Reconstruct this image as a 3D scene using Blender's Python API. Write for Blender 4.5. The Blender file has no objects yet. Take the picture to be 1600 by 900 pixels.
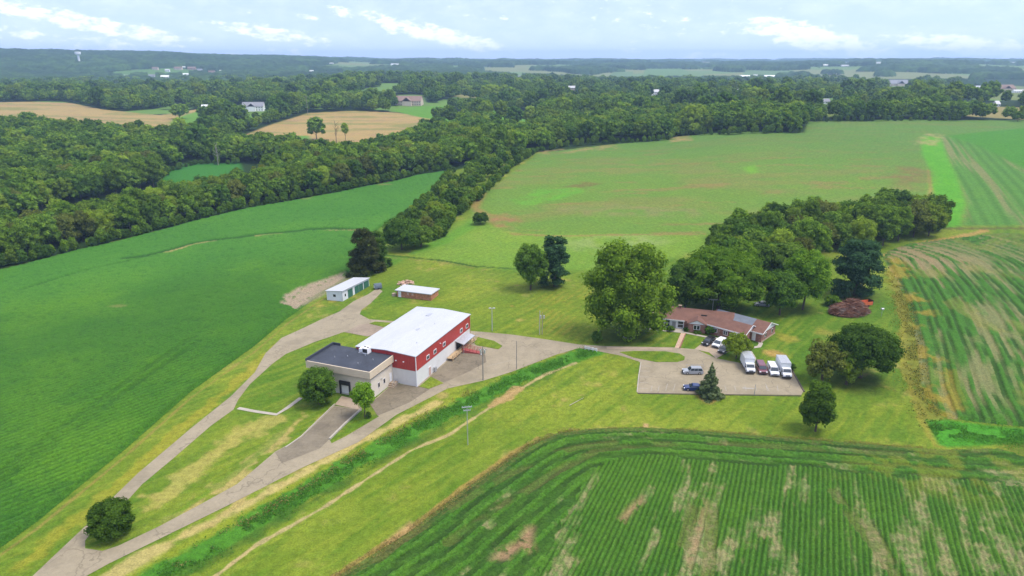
import bpy, bmesh, math, random
import numpy as np
from mathutils import Vector, Matrix

sc = bpy.context.scene
COL = sc.collection
random.seed(7)
rng = np.random.default_rng(11)

# ------------------------------------------------------------------ camera
CAM_H = 72.0
F = 1067.0                      # focal length in photo pixels (24 mm on 36 mm, 1600 wide)
PIT = math.radians(18.3)
cp, sp = math.cos(PIT), math.sin(PIT)
cd = bpy.data.cameras.new('camera'); cam = bpy.data.objects.new('camera', cd); COL.objects.link(cam)
cam.location = (0, 0, CAM_H); cam.rotation_euler = (math.radians(90) - PIT, 0, 0)
cd.sensor_width = 36; cd.lens = F / 1600 * 36; cd.clip_start = 1; cd.clip_end = 40000
sc.camera = cam
sc.render.resolution_x = 1024; sc.render.resolution_y = 576

# ------------------------------------------------------------------ light and sky
SUN_EL, SUN_AZ = 64.0, 105.0    # azimuth clockwise from +Y (the view direction): sun high, to the right
SUN_STR, SKY_STR, EXPO = 2.1, 0.135, 0.90
HAZE = 1.45e-4
sc.view_settings.view_transform = 'Standard'; sc.view_settings.look = 'None'
sc.view_settings.exposure = EXPO; sc.view_settings.gamma = 1
sc.view_settings.use_curve_mapping = False
sd = bpy.data.lights.new('sun', 'SUN'); sun = bpy.data.objects.new('sun', sd); COL.objects.link(sun)
sd.energy = SUN_STR; sd.angle = math.radians(24.0); sd.color = (1.0, 0.94, 0.84)
_e, _a = math.radians(SUN_EL), math.radians(SUN_AZ)
sdir = Vector((math.sin(_a) * math.cos(_e), math.cos(_a) * math.cos(_e), math.sin(_e)))
sun.rotation_euler = sdir.to_track_quat('Z', 'Y').to_euler(); sun.location = (0, 0, 300)

class NT:
    """tiny node-tree helper"""
    def __init__(s, nt): s.nt = nt; s.n = nt.nodes; s.l = nt.links
    def new(s, t, **k):
        n = s.n.new(t)
        for a, b in k.items(): setattr(n, a, b)
        return n
    def put(s, sock, v):
        if isinstance(v, bpy.types.NodeSocket): s.l.new(v, sock)
        elif isinstance(v, (tuple, list)) and len(v) == 3 and sock.type == 'RGBA': sock.default_value = (*v, 1)
        else: sock.default_value = v
    def math(s, op, a, b=0.0, c=None, clamp=False):
        n = s.new('ShaderNodeMath', operation=op, use_clamp=clamp); s.put(n.inputs[0], a)
        if op not in ('ABSOLUTE', 'SQRT', 'ARCSINE', 'FLOOR', 'FRACT', 'SINE'): s.put(n.inputs[1], b)
        if c is not None: s.put(n.inputs[2], c)
        return n.outputs[0]
    def mix(s, f, a, b, mode='MIX'):
        n = s.new('ShaderNodeMix', data_type='RGBA', blend_type=mode); n.clamp_result = False
        s.put(n.inputs[0], f); s.put(n.inputs[6], a); s.put(n.inputs[7], b); return n.outputs[2]
    def noise(s, vec, scale, detail=3, rough=.55, w=None):
        n = s.new('ShaderNodeTexNoise'); n.inputs['Scale'].default_value = scale
        n.inputs['Detail'].default_value = detail; n.inputs['Roughness'].default_value = rough
        if vec is not None: s.l.new(vec, n.inputs['Vector'])
        return n.outputs['Fac']
    def ramp(s, f, lo, hi, a=0.0, b=1.0):
        n = s.new('ShaderNodeMapRange', interpolation_type='SMOOTHSTEP'); s.put(n.inputs[0], f)
        n.inputs[1].default_value = lo; n.inputs[2].default_value = hi
        n.inputs[3].default_value = a; n.inputs[4].default_value = b; return n.outputs[0]

world = bpy.data.worlds.new('World'); sc.world = world; world.use_nodes = True
w = NT(world.node_tree); w.n.clear()
wo = w.new('ShaderNodeOutputWorld'); bg = w.new('ShaderNodeBackground'); bg.inputs[1].default_value = SKY_STR
w.l.new(bg.outputs[0], wo.inputs[0])
sky = w.new('ShaderNodeTexSky', sky_type='NISHITA'); sky.sun_disc = False
sky.sun_elevation = math.radians(SUN_EL); sky.sun_rotation = math.radians(SUN_AZ)
sky.air_density = 1.0; sky.dust_density = 0.3; sky.ozone_density = 2.2; sky.altitude = 300
geo = w.new('ShaderNodeNewGeometry'); tc = w.new('ShaderNodeTexCoord')
sep = w.new('ShaderNodeSeparateXYZ'); w.l.new(tc.outputs['Generated'], sep.inputs[0])
# lift the lookup a little so the horizon takes the blue of the sky a few degrees higher
lift = w.new('ShaderNodeVectorMath', operation='ADD'); w.l.new(tc.outputs['Generated'], lift.inputs[0])
lift.inputs[1].default_value = (0, 0, 0.10)
nrm = w.new('ShaderNodeVectorMath', operation='NORMALIZE'); w.l.new(lift.outputs[0], nrm.inputs[0])
w.l.new(nrm.outputs[0], sky.inputs[0])
el = w.math('MULTIPLY', w.math('ARCSINE', sep.outputs[2]), 57.2958)
az = w.math('MULTIPLY', w.math('ARCTAN2', sep.outputs[0], sep.outputs[1]), 57.2958)
cmb = w.new('ShaderNodeCombineXYZ'); w.l.new(w.math('MULTIPLY', az, 0.42), cmb.inputs[0]); w.l.new(el, cmb.inputs[1])
n1 = w.noise(cmb.outputs[0], 2.1, 7, .64); n2 = w.noise(cmb.outputs[0], 0.9, 4, .6)
def sky_pix(X, Y):
    u = (X - 800) / F; v = (450 - Y) / F
    d = Vector((u, cp + v * sp, -sp + v * cp)).normalized()
    return math.degrees(math.atan2(d.x, d.y)), math.degrees(math.asin(d.z))
# clouds: centre, half sizes and strength, in degrees of azimuth and elevation
CL = [(130, 35, 165, 13, .18, .85), (155, 68, 70, 12, .05, .6), (245, 63, 60, 9, .1, .6), (425, 52, 95, 12, .14, .75), (560, 22, 70, 9, .1, .55),
      (690, 56, 120, 15, .20, .95), (745, 68, 55, 11, .1, .7), (5, 52, 60, 10, 0, .6), (440, 80, 45, 7, 0, .5), (1270, 60, 115, 20, .22, 1.0), (1235, 42, 65, 13, .1, .8),
      (1530, 74, 120, 14, .12, 1.0), (1120, 88, 65, 7, 0, .55), (980, 79, 25, 5, 0, .5), (1000, 28, 180, 26, .15, .22), (480, 26, 16, 5, .1, .5), (770, 26, 60, 6, .05, .3),
      (300, 86, 200, 6, 0, .3), (1400, 92, 200, 6, 0, .35)]
cm = None
for (X, Y, rx, ry, sl, st) in CL:
    a0, e0 = sky_pix(X, Y); ra = rx / 19.0; re = ry / 19.0
    da = w.math('SUBTRACT', az, a0); de = w.math('SUBTRACT', el, e0)
    de = w.math('MULTIPLY_ADD', da, sl, de)
    q = w.math('ADD', w.math('POWER', w.math('DIVIDE', da, ra), 2.0), w.math('POWER', w.math('DIVIDE', de, re), 2.0))
    m = w.math('MULTIPLY', w.math('SUBTRACT', 1.25, q, clamp=True), st)
    cm = m if cm is None else w.math('MAXIMUM', cm, m)
cm = w.ramp(w.math('ADD', cm, w.math('MULTIPLY', w.math('SUBTRACT', n1, .53), 3.2)), .25, 1.05)
veil = w.ramp(n2, .35, .75, 0.12, .36)
lowv = w.ramp(el, 0.0, 3.0, .35, 0.0)
tint = w.mix(1.0, sky.outputs[0], (1.08, 0.90, 1.13), 'MULTIPLY')
base = w.mix(w.math('ADD', veil, lowv), tint, (5.3, 5.75, 7.7))
cloud = w.mix(w.math('MULTIPLY', cm, .92), base, (6.9, 6.9, 7.1))
# higher up the sky is thinly overcast, which softens every shadow
high = w.ramp(el, 8, 35, 0, .55)
w.l.new(w.mix(high, cloud, (6.6, 6.8, 7.1)), bg.inputs[0])

# ------------------------------------------------------------------ noise and geometry helpers (numpy)
_T = rng.random((8, 256, 256))
def vn(x, y, k=0):
    x = np.asarray(x, float); y = np.asarray(y, float)
    xi = np.floor(x).astype(int); yi = np.floor(y).astype(int); fx = x - xi; fy = y - yi
    fx = fx * fx * (3 - 2 * fx); fy = fy * fy * (3 - 2 * fy); T = _T[k]
    a = T[xi & 255, yi & 255]; b = T[(xi + 1) & 255, yi & 255]; c = T[xi & 255, (yi + 1) & 255]; d = T[(xi + 1) & 255, (yi + 1) & 255]
    return (a * (1 - fx) + b * fx) * (1 - fy) + (c * (1 - fx) + d * fx) * fy
def fbm(x, y, k=0, o=4):
    r = 0; a = .5; s = 0
    for i in range(o):
        r = r + a * vn(x * 2 ** i + 17.3 * i, y * 2 ** i + 9.1 * i, (k + i) % 8); s += a; a *= .55
    return r / s
def sstep(a, b, x):
    t = np.clip((x - a) / (b - a), 0, 1); return t * t * (3 - 2 * t)

# ------------------------------------------------------------------ terrain heights: table of distance against bearing
TD = np.array([60, 120, 150, 180, 220, 260, 320, 400, 500, 620, 760, 950, 1200, 1500, 2000, 2600, 3500, 4500, 6500, 10500], float)
TX = np.array([0, 200, 400, 600, 800, 1000, 1200, 1400, 1600], float)
TZ = np.array([
 [0, 0, 0, -.5, -2, -3.5, -5, -6, -4, 0, 6, 14, 19, 20, 12, 28, 104, 108, 100, 95],
 [0, 0, 0, -.3, -1.5, -3, -4.5, -6, -5, -1, 5, 12, 17, 18, 10, 28, 104, 108, 100, 95],
 [0, 0, 0, 0, -.5, -1, -2, -3, -3, 0, 6, 13, 20, 20, 12, 28, 80, 90, 90, 90],
 [0, 0, .1, .6, 1.4, 1.6, 1, 0, -2, 1, 6, 14, 26, 34, 24, 30, 62, 72, 78, 84],
 [0, 0, .15, 1.1, 2.1, 2.7, 4, 6, 8, 9, 9, 14, 22, 26, 18, 26, 52, 66, 76, 86],
 [0, 0, .1, 1.0, 2, 3, 5, 8, 11, 13, 15, 19, 22, 20, 12, 22, 48, 60, 70, 90],
 [0, 0, .05, .9, 1.6, 2.5, 5, 10, 17, 24, 26, 26, 25, 20, 12, 24, 48, 58, 70, 96],
 [0, 0, .05, .8, 1.4, 2.3, 4.5, 9, 16, 23, 26, 27, 26, 20, 14, 30, 62, 68, 76, 100],
 [0, 0, .1, .7, 1.2, 2, 4, 8, 15, 22, 25, 28, 28, 24, 14, 26, 50, 62, 72, 96]], float)
TA = np.arctan((TX - 800) / 1124.0); LTD = np.log(TD)
_la = np.linspace(LTD[0], LTD[-1], 400)
def _smooth(row):
    v = np.interp(_la, LTD, row); k = np.hanning(17); k /= k.sum()
    return np.convolve(np.pad(v, 8, mode='edge'), k, mode='valid')
TS = np.array([_smooth(r) for r in TZ])
def hgt(x, y):
    x = np.asarray(x, float); y = np.asarray(y, float)
    d = np.hypot(x, y); a = np.clip(np.arctan2(x, y), TA[0], TA[-1])
    ld = np.clip(np.log(np.maximum(d, 1)), _la[0], _la[-1]); fi = (ld - _la[0]) / (_la[1] - _la[0])
    i = np.clip(fi.astype(int), 0, 398); f = fi - i
    j = np.clip(np.searchsorted(TA, a, side='right') - 1, 0, len(TA) - 2)
    g = (a - TA[j]) / (TA[j + 1] - TA[j]); g = g * g * (3 - 2 * g)
    z = (TS[j, i] * (1 - f) + TS[j, i + 1] * f) * (1 - g) + (TS[j + 1, i] * (1 - f) + TS[j + 1, i + 1] * f) * g
    amp = sstep(200, 1500, d) * 5 + sstep(1500, 6000, d) * 16
    z = z + (fbm(x / 420 + 40, y / 420 + 40, 2, 3) - .5) * 2 * amp
    z = z + (fbm(x / 30 + 9, y / 30 + 5, 3, 2) - .5) * .5 * sstep(190, 260, d)
    return z
def h1(x, y): return float(hgt(np.array([x]), np.array([y]))[0])
_ts = np.concatenate([np.arange(60, 400, 1.0), np.geomspace(400, 12000, 1400)])
def ground(px, py):
    """the point of the ground seen at a photo pixel"""
    u = (px - 800) / F; v = (450 - py) / F
    dx, dy, dz = u, cp + v * sp, -sp + v * cp; hh = math.hypot(dx, dy)
    dx, dy, dz = dx / hh, dy / hh, dz / hh
    g = CAM_H + dz * _ts - hgt(dx * _ts, dy * _ts); k = np.nonzero(g <= 0)[0]
    if len(k) == 0: t = 9000.0
    elif k[0] == 0: t = _ts[0] if dz >= -.9 and g[0] > -2 else CAM_H / -dz
    else:
        i = k[0]; t = _ts[i - 1] + (_ts[i] - _ts[i - 1]) * g[i - 1] / (g[i - 1] - g[i])
    x, y = dx * t, dy * t
    return (x, y, h1(x, y))
def GP(pts): return [ground(*p)[:2] for p in pts]
def proj(x, y, z):
    z = z - CAM_H; c = y * cp - z * sp; up = y * sp + z * cp
    return 800 + F * x / c, 450 - F * up / c
def height_for(px, py, top):
    """height of an upright thing based at a pixel whose top shows at row `top`"""
    x, y, z = ground(px, py); lo, hi = 0.1, 150
    for _ in range(40):
        m = (lo + hi) / 2
        if proj(x, y, z + m)[1] > top: lo = m
        else: hi = m
    return lo
def px_per_m(px, py):
    x, y, z = ground(px, py); return F / (y * cp + (CAM_H - z) * sp)
def inside(poly, x, y):
    P = np.array(poly); r = np.zeros(x.shape, bool); lo = P.min(0); hi = P.max(0)
    m = (x >= lo[0]) & (x <= hi[0]) & (y >= lo[1]) & (y <= hi[1])
    xs, ys = x[m], y[m]; c = np.zeros(xs.shape, bool); n = len(P)
    for i in range(n):
        x1, y1 = P[i]; x2, y2 = P[(i + 1) % n]
        if y1 == y2: continue
        c ^= ((y1 > ys) != (y2 > ys)) & (xs < (x2 - x1) * (ys - y1) / (y2 - y1) + x1)
    r[m] = c; return r
def pdist(line, x, y, closed=False, maxd=1e9):
    P = np.array(line); out = np.full(x.shape, maxd if maxd < 1e8 else 1e6)
    if closed: P = np.vstack([P, P[:1]])
    lo = P.min(0) - maxd; hi = P.max(0) + maxd
    m = (x >= lo[0]) & (x <= hi[0]) & (y >= lo[1]) & (y <= hi[1])
    xs, ys = x[m], y[m]; o = out[m]
    for (x1, y1), (x2, y2) in zip(P[:-1], P[1:]):
        dx, dy = x2 - x1, y2 - y1; L = dx * dx + dy * dy + 1e-9
        t = np.clip(((xs - x1) * dx + (ys - y1) * dy) / L, 0, 1)
        o = np.minimum(o, np.hypot(xs - x1 - t * dx, ys - y1 - t * dy))
    out[m] = o; return out
def soft(poly, x, y, wd):
    """1 inside, falling to 0 over wd metres about the edge"""
    ins = inside(poly, x, y); d = pdist(poly, x, y, True, wd * 1.5)
    sgn = np.where(ins, d, -d); return sstep(-wd / 2, wd / 2, sgn)

KL = 1.9                         # photo brightness over surface colour in this light
def lin(c): 
    c = np.array(c, float) / 255; return np.where(c <= .04045, c / 12.92, ((c + .055) / 1.055) ** 2.4)
def alb(r, g, b): return tuple(np.clip(lin((r, g, b)) / KL, .003, .9))

# ------------------------------------------------------------------ objects
def tag(o, label=None, cat=None, group=None, kind=None):
    if label: o['label'] = label
    if cat: o['category'] = cat
    if group: o['group'] = group
    if kind: o['kind'] = kind
    return o
def empty(name, loc, rz=0, label=None, cat=None, group=None):
    o = bpy.data.objects.new(name, None); COL.objects.link(o); o.location = loc; o.rotation_euler = (0, 0, rz)
    o.empty_display_size = .5
    return tag(o, label, cat, group)
def link(name, me, parent=None, loc=(0, 0, 0)):
    o = bpy.data.objects.new(name, me); COL.objects.link(o); o.location = loc
    if parent: o.parent = parent
    return o
def copy_tree(o, parent=None):
    c = o.copy(); COL.objects.link(c)
    if parent: c.parent = parent
    for k in [q for q in bpy.data.objects if q.parent == o]: copy_tree(k, c)
    return c
class MB:
    """collects faces; .build links them as one mesh object"""
    def __init__(s): s.v = []; s.f = []; s.m = []; s.T = Matrix.Identity(4); s.mi = 0
    def at(s, x=0, y=0, z=0, rz=0): s.T = Matrix.Translation((x, y, z)) @ Matrix.Rotation(rz, 4, 'Z'); return s
    def add(s, vs, fs):
        n = len(s.v); s.v += [tuple(s.T @ Vector(p)) for p in vs]; s.f += [tuple(i + n for i in f) for f in fs]; s.m += [s.mi] * len(fs); return s
    def box(s, x0, x1, y0, y1, z0, z1):
        return s.add([(x0, y0, z0), (x1, y0, z0), (x1, y1, z0), (x0, y1, z0), (x0, y0, z1), (x1, y0, z1), (x1, y1, z1), (x0, y1, z1)],
                     [(0, 3, 2, 1), (4, 5, 6, 7), (0, 1, 5, 4), (1, 2, 6, 5), (2, 3, 7, 6), (3, 0, 4, 7)])
    def bbox(s, x0, x1, y0, y1, z0, z1, b=.05):
        """box with its upper edges bevelled"""
        vs = [(x0, y0, z0), (x1, y0, z0), (x1, y1, z0), (x0, y1, z0), (x0, y0, z1 - b), (x1, y0, z1 - b), (x1, y1, z1 - b), (x0, y1, z1 - b),
              (x0 + b, y0 + b, z1), (x1 - b, y0 + b, z1), (x1 - b, y1 - b, z1), (x0 + b, y1 - b, z1)]
        fs = [(0, 3, 2, 1), (8, 9, 10, 11)]
        for a in (0, 4):
            for i in range(4): j = (i + 1) % 4; fs.append((a + i, a + j, a + 4 + j, a + 4 + i))
        return s.add(vs, fs)
    def cyl(s, p0, p1, r0, r1=None, n=8, caps=True):
        r1 = r0 if r1 is None else r1; p0, p1 = Vector(p0), Vector(p1); d = (p1 - p0).normalized()
        a = d.orthogonal().normalized(); b = d.cross(a); vs = []
        for p, r in ((p0, r0), (p1, r1)):
            for i in range(n): t = 2 * math.pi * i / n; vs.append(tuple(p + a * math.cos(t) * r + b * math.sin(t) * r))
        fs = [(i, (i + 1) % n, n + (i + 1) % n, n + i) for i in range(n)]
        if caps: fs += [tuple(range(n - 1, -1, -1)), tuple(range(n, 2 * n))]
        return s.add(vs, fs)
    def poly(s, pts): return s.add(pts, [tuple(range(len(pts)))])
    def prism(s, pts, z0, z1):
        n = len(pts); vs = [(x, y, z0) for x, y in pts] + [(x, y, z1) for x, y in pts]
        return s.add(vs, [tuple(range(n - 1, -1, -1)), tuple(range(n, 2 * n))] + [(i, (i + 1) % n, n + (i + 1) % n, n + i) for i in range(n)])
    def xprism(s, pts, y0, y1):
        """extrude an (x,z) outline along y"""
        n = len(pts); vs = [(x, y0, z) for x, z in pts] + [(x, y1, z) for x, z in pts]
        return s.add(vs, [tuple(range(n)), tuple(range(2 * n - 1, n - 1, -1))] + [((i + 1) % n, i, n + i, n + (i + 1) % n) for i in range(n)])
    def yprism(s, pts, x0, x1):
        """extrude a (y,z) outline along x"""
        n = len(pts); vs = [(x0, y, z) for y, z in pts] + [(x1, y, z) for y, z in pts]
        return s.add(vs, [tuple(range(n)), tuple(range(2 * n - 1, n - 1, -1))] + [((i + 1) % n, i, n + i, n + (i + 1) % n) for i in range(n)])
    def build(s, name, mats, parent=None, loc=(0, 0, 0), smooth=False):
        me = bpy.data.meshes.new(name); me.from_pydata(s.v, [], s.f)
        mats = mats if isinstance(mats, (list, tuple)) else [mats]
        for m in mats: me.materials.append(m)
        if len(mats) > 1: me.polygons.foreach_set('material_index', s.m)
        if smooth: me.polygons.foreach_set('use_smooth', [True] * len(s.f))
        bm = bmesh.new(); bm.from_mesh(me); bmesh.ops.recalc_face_normals(bm, faces=bm.faces); bm.to_mesh(me); bm.free()
        me.update(); return link(name, me, parent, loc)
def np_mesh(name, V, Fq, mat, attrs=None, smooth=True):
    """mesh from numpy quads (or tris) with point attributes"""
    if not np.isfinite(V).all(): print('NAN in', name); V = np.nan_to_num(V)
    me = bpy.data.meshes.new(name); k = Fq.shape[1]
    me.vertices.add(len(V)); me.vertices.foreach_set('co', V.astype(np.float32).ravel())
    me.loops.add(Fq.size); me.loops.foreach_set('vertex_index', Fq.astype(np.int32).ravel())
    me.polygons.add(len(Fq)); me.polygons.foreach_set('loop_start', np.arange(0, Fq.size, k, dtype=np.int32))
    me.polygons.foreach_set('loop_total', np.full(len(Fq), k, np.int32))
    me.polygons.foreach_set('use_smooth', np.full(len(Fq), smooth, bool))
    for nm, a in (attrs or {}).items():
        if a.ndim == 2:
            at = me.attributes.new(nm, 'FLOAT_COLOR', 'POINT'); c = np.ones((len(V), 4), np.float32); c[:, :3] = a
            at.data.foreach_set('color', c.ravel())
        else:
            at = me.attributes.new(nm, 'FLOAT', 'POINT'); at.data.foreach_set('value', a.astype(np.float32))
    me.update(calc_edges=True); me.validate(); me.materials.append(mat); return me

# ------------------------------------------------------------------ materials
def mat_new(name):
    m = bpy.data.materials.new(name); m.use_nodes = True; t = NT(m.node_tree); t.n.clear()
    o = t.new('ShaderNodeOutputMaterial'); p = t.new('ShaderNodeBsdfPrincipled'); t.l.new(p.outputs[0], o.inputs[0])
    return m, t, p, o
def mat(name, col, rough=.6, metal=0, var=.12, scale=1.5, spec=.3, dirt=None, bump=0, stretch=(1, 1, 1), coat=0):
    m, t, p, o = mat_new(name); tc = t.new('ShaderNodeTexCoord'); mp = t.new('ShaderNodeMapping')
    mp.inputs['Scale'].default_value = stretch; t.l.new(tc.outputs['Object'], mp.inputs[0])
    n = t.noise(mp.outputs[0], scale, 5, .6); n2 = t.noise(mp.outputs[0], scale * 6.3, 3, .6)
    f = t.math('ADD', t.math('MULTIPLY', n, .65), t.math('MULTIPLY', n2, .35))
    k = t.ramp(f, .3, .7, 1 - var, 1 + var)
    c = t.mix(1.0, col, k, 'MULTIPLY')
    if dirt: c = t.mix(t.ramp(t.noise(mp.outputs[0], scale * .6, 6, .7), .52, .75, 0, dirt[3]), c, tuple(dirt[:3]))
    t.l.new(c, p.inputs['Base Color']); p.inputs['Roughness'].default_value = rough; p.inputs['Metallic'].default_value = metal
    p.inputs['Specular IOR Level'].default_value = spec
    if coat: p.inputs['Coat Weight'].default_value = coat; p.inputs['Coat Roughness'].default_value = .08
    if bump:
        b = t.new('ShaderNodeBump'); b.inputs['Strength'].default_value = bump; b.inputs['Distance'].default_value = .05
        t.l.new(f, b.inputs['Height']); t.l.new(b.outputs[0], p.inputs['Normal'])
    return m
def mat_brick(name, c1, c2, mortar, sc_=1.0):
    m, t, p, o = mat_new(name); tc = t.new('ShaderNodeTexCoord'); sx = t.new('ShaderNodeSeparateXYZ'); t.l.new(tc.outputs['Object'], sx.inputs[0])
    cb = t.new('ShaderNodeCombineXYZ'); t.l.new(t.math('ADD', sx.outputs[0], sx.outputs[1]), cb.inputs[0]); t.l.new(sx.outputs[2], cb.inputs[1])
    b = t.new('ShaderNodeTexBrick'); t.l.new(cb.outputs[0], b.inputs[0]); b.inputs['Scale'].default_value = sc_
    b.inputs['Brick Width'].default_value = .42; b.inputs['Row Height'].default_value = .14; b.inputs['Mortar Size'].default_value = .015
    b.inputs['Color1'].default_value = (*c1, 1); b.inputs['Color2'].default_value = (*c2, 1); b.inputs['Mortar'].default_value = (*mortar, 1)
    n = t.noise(tc.outputs['Object'], 1.2, 5, .65); c = t.mix(1.0, b.outputs[0], t.ramp(n, .3, .7, .68, 1.25), 'MULTIPLY')
    t.l.new(c, p.inputs['Base Color']); p.inputs['Roughness'].default_value = .85; return m
def mat_leaf(name, dark, light, hue=.25, transl=.34):
    """leaf colour: point attribute `tone` (clump to clump), a random value per tree and noise over the crown"""
    m, t, p, o = mat_new(name); t.n.remove(p)
    at = t.new('ShaderNodeAttribute'); at.attribute_name = 'tone'; oi = t.new('ShaderNodeObjectInfo'); tc = t.new('ShaderNodeTexCoord')
    n = t.noise(tc.outputs['Object'], .45, 3, .6)
    f = t.math('ADD', t.math('MULTIPLY', at.outputs['Fac'], .6), t.math('MULTIPLY', t.ramp(n, .35, .65), .4))
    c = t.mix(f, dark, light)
    yel = tuple(min(1, a * b) for a, b in zip(light, (1.35, 1.10, .75)))
    c = t.mix(t.math('MULTIPLY', t.ramp(oi.outputs['Random'], .5, 1.0), hue), c, yel)
    k = t.ramp(t.math('FRACT', t.math('MULTIPLY', oi.outputs['Random'], 7.31)), 0, 1, .80, 1.25)
    c = t.mix(1.0, c, k, 'MULTIPLY')
    d = t.new('ShaderNodeBsdfDiffuse'); tr = t.new('ShaderNodeBsdfTranslucent'); ms = t.new('ShaderNodeMixShader')
    t.l.new(c, d.inputs[0]); t.l.new(t.mix(1.0, c, (1.15, 1.25, .55), 'MULTIPLY'), tr.inputs[0]); ms.inputs[0].default_value = transl
    t.l.new(d.outputs[0], ms.inputs[1]); t.l.new(tr.outputs[0], ms.inputs[2]); t.l.new(ms.outputs[0], o.inputs[0]); return m
def mat_attr(name, fine=(1.2, 6.0), amp=.2, rough=.95, bump=.0, bdist=.1, tint=None):
    """surface whose own colour is stored in the point attribute `base`, broken up by noise at two scales"""
    m, t, p, o = mat_new(name); at = t.new('ShaderNodeAttribute'); at.attribute_name = 'base'
    g = t.new('ShaderNodeNewGeometry'); n1 = t.noise(g.outputs['Position'], fine[0], 4, .65); n2 = t.noise(g.outputs['Position'], fine[1], 2, .6)
    n3 = t.noise(g.outputs['Position'], fine[0] * .12, 4, .65)
    f = t.math('ADD', t.math('MULTIPLY', n1, .5), t.math('MULTIPLY', n2, .5))
    c = t.mix(1.0, at.outputs['Color'], t.ramp(f, .3, .7, 1 - amp, 1 + amp), 'MULTIPLY')
    c = t.mix(1.0, c, t.mix(t.ramp(n3, .3, .7), tint[0] if tint else (.93, .97, .95), tint[1] if tint else (1.07, 1.02, 1.0)), 'MULTIPLY')
    t.l.new(c, p.inputs['Base Color']); p.inputs['Roughness'].default_value = rough; p.inputs['Specular IOR Level'].default_value = .1
    if bump:
        b = t.new('ShaderNodeBump'); b.inputs['Strength'].default_value = bump; b.inputs['Distance'].default_value = bdist
        t.l.new(f, b.inputs['Height']); t.l.new(b.outputs[0], p.inputs['Normal'])
    return m
M = {}
M['grass'] = mat_attr('grass_ground', (.8, 3.4), .34, bump=.6, bdist=.3)
M['crop'] = mat_attr('crop_leaves', (1.9, 4.6), .42, bump=.7, bdist=.25)
M['canopy'] = mat_attr('far_canopy', (.03, .12), .38, bump=.0)

# ------------------------------------------------------------------ polar grid seen at even density from the air
def polar(rs, az_):
    R, A = np.meshgrid(rs, az_, indexing='ij'); X = R * np.sin(A); Y = R * np.cos(A)
    nr, na = R.shape; i = np.arange(nr - 1)[:, None] * na + np.arange(na - 1)[None, :]
    Q = np.stack([i, i + 1, i + na + 1, i + na], -1).reshape(-1, 4)[:, ::-1]
    return X.ravel(), Y.ravel(), Q
def rings(r0, r1, k, cap):
    out = [r0]
    while out[-1] < r1: r = out[-1]; out.append(r + max(.12, min(r * r / (CAM_H * F) * k, r * cap)))
    return np.array(out)

# ---- zones of the ground, drawn as outlines on the land
def C(*c): return np.array(alb(*c))
GRASS = C(124, 150, 44); GRASS_Y = C(152, 168, 56); GRASS_D = C(90, 134, 36); DRY = C(190, 172, 98); SOIL = C(168, 132, 92); WOODF = C(48, 74, 30)
def blend(col, m, c, k=1.0): 
    m = (np.clip(m, 0, 1) * k)[:, None]; return col * (1 - m) + np.asarray(c) * m
BEAN = [(-160, 1000), (-60, 900), (0, 858), (60, 815), (130, 757), (200, 700), (300, 612), (400, 540), (450, 498), (500, 462), (545, 435), (550, 405), (560, 388), (600, 352), (640, 330), (690, 303), (706, 272),
        (700, 267), (650, 274), (590, 288), (530, 300), (465, 312), (375, 328), (300, 346), (240, 362), (168, 381), (120, 391), (40, 412), (0, 422), (-120, 455), (-500, 620), (-700, 900)]
FRONT = [(510, 910), (560, 880), (640, 830), (720, 768), (800, 712), (840, 688), (870, 676), (930, 669), (1000, 667), (1080, 671), (1200, 681), (1320, 690), (1470, 702), (1560, 700), (1600, 694), (1760, 690), (2000, 780), (2100, 1100), (800, 1300), (380, 1000)]
RIGHTF = [(1378, 405), (1385, 392), (1420, 380), (1500, 370), (1560, 364), (1600, 362), (1720, 358), (1900, 420), (2000, 560), (1900, 640), (1700, 672), (1600, 668), (1540, 662), (1480, 655), (1452, 640), (1438, 600), (1432, 540), (1418, 480), (1398, 435)]
MEADOWF = [(733, 322), (760, 300), (790, 278), (820, 255), (838, 240), (900, 232), (1000, 222), (1060, 213), (1258, 208), (1262, 190), (1400, 186), (1600, 188), (1800, 190), (1900, 330), (1600, 352), (1480, 352), (1460, 330), (1440, 320), (1120, 369), (1060, 366), (880, 368), (800, 363), (735, 340)]
LUSH = [(1440, 213), (1470, 214), (1478, 240), (1500, 285), (1509, 320), (1500, 353), (1475, 357), (1450, 352), (1448, 300), (1456, 270), (1440, 240)]
WG = {k: GP(v) for k, v in dict(BEAN=BEAN, FRONT=FRONT, RIGHTF=RIGHTF, MEADOWF=MEADOWF, LUSH=LUSH).items()}
CLEAR = {}   # clearings in the woods, named for the tree scatter
def zone(pts): return GP(pts)
CLEAR['tan_left'] = zone([(-80, 200), (-80, 161), (50, 159), (110, 161), (160, 171), (250, 180), (300, 172), (328, 168), (330, 205), (315, 222), (250, 222), (150, 212), (60, 205)])
CLEAR['tan_mid'] = zone([(330, 232), (420, 196), (480, 177), (545, 173), (620, 176), (680, 184), (672, 205), (610, 235), (560, 248), (480, 252), (420, 250)])
CLEAR['hay_a'] = zone([(612, 172), (650, 166), (695, 166), (745, 190), (700, 190), (650, 182)])
CLEAR['hay_b'] = zone([(755, 172), (830, 174), (850, 192), (800, 193), (755, 186)])
CLEAR['hay_c'] = zone([(866, 203), (928, 198), (930, 214), (868, 218)])
CLEAR['house_mid'] = zone([(618, 160), (622, 148), (660, 148), (670, 165), (640, 168)])
CLEAR['lawn_white'] = zone([(318, 175), (400, 160), (425, 164), (420, 178), (380, 184), (325, 186)])
CLEAR['village'] = zone([(150, 119), (175, 112), (225, 108), (262, 106), (310, 109), (322, 114), (300, 119), (258, 122), (190, 123)])
CLEAR['field_465'] = zone([(465, 120), (468, 112), (530, 114), (535, 121)])
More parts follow.
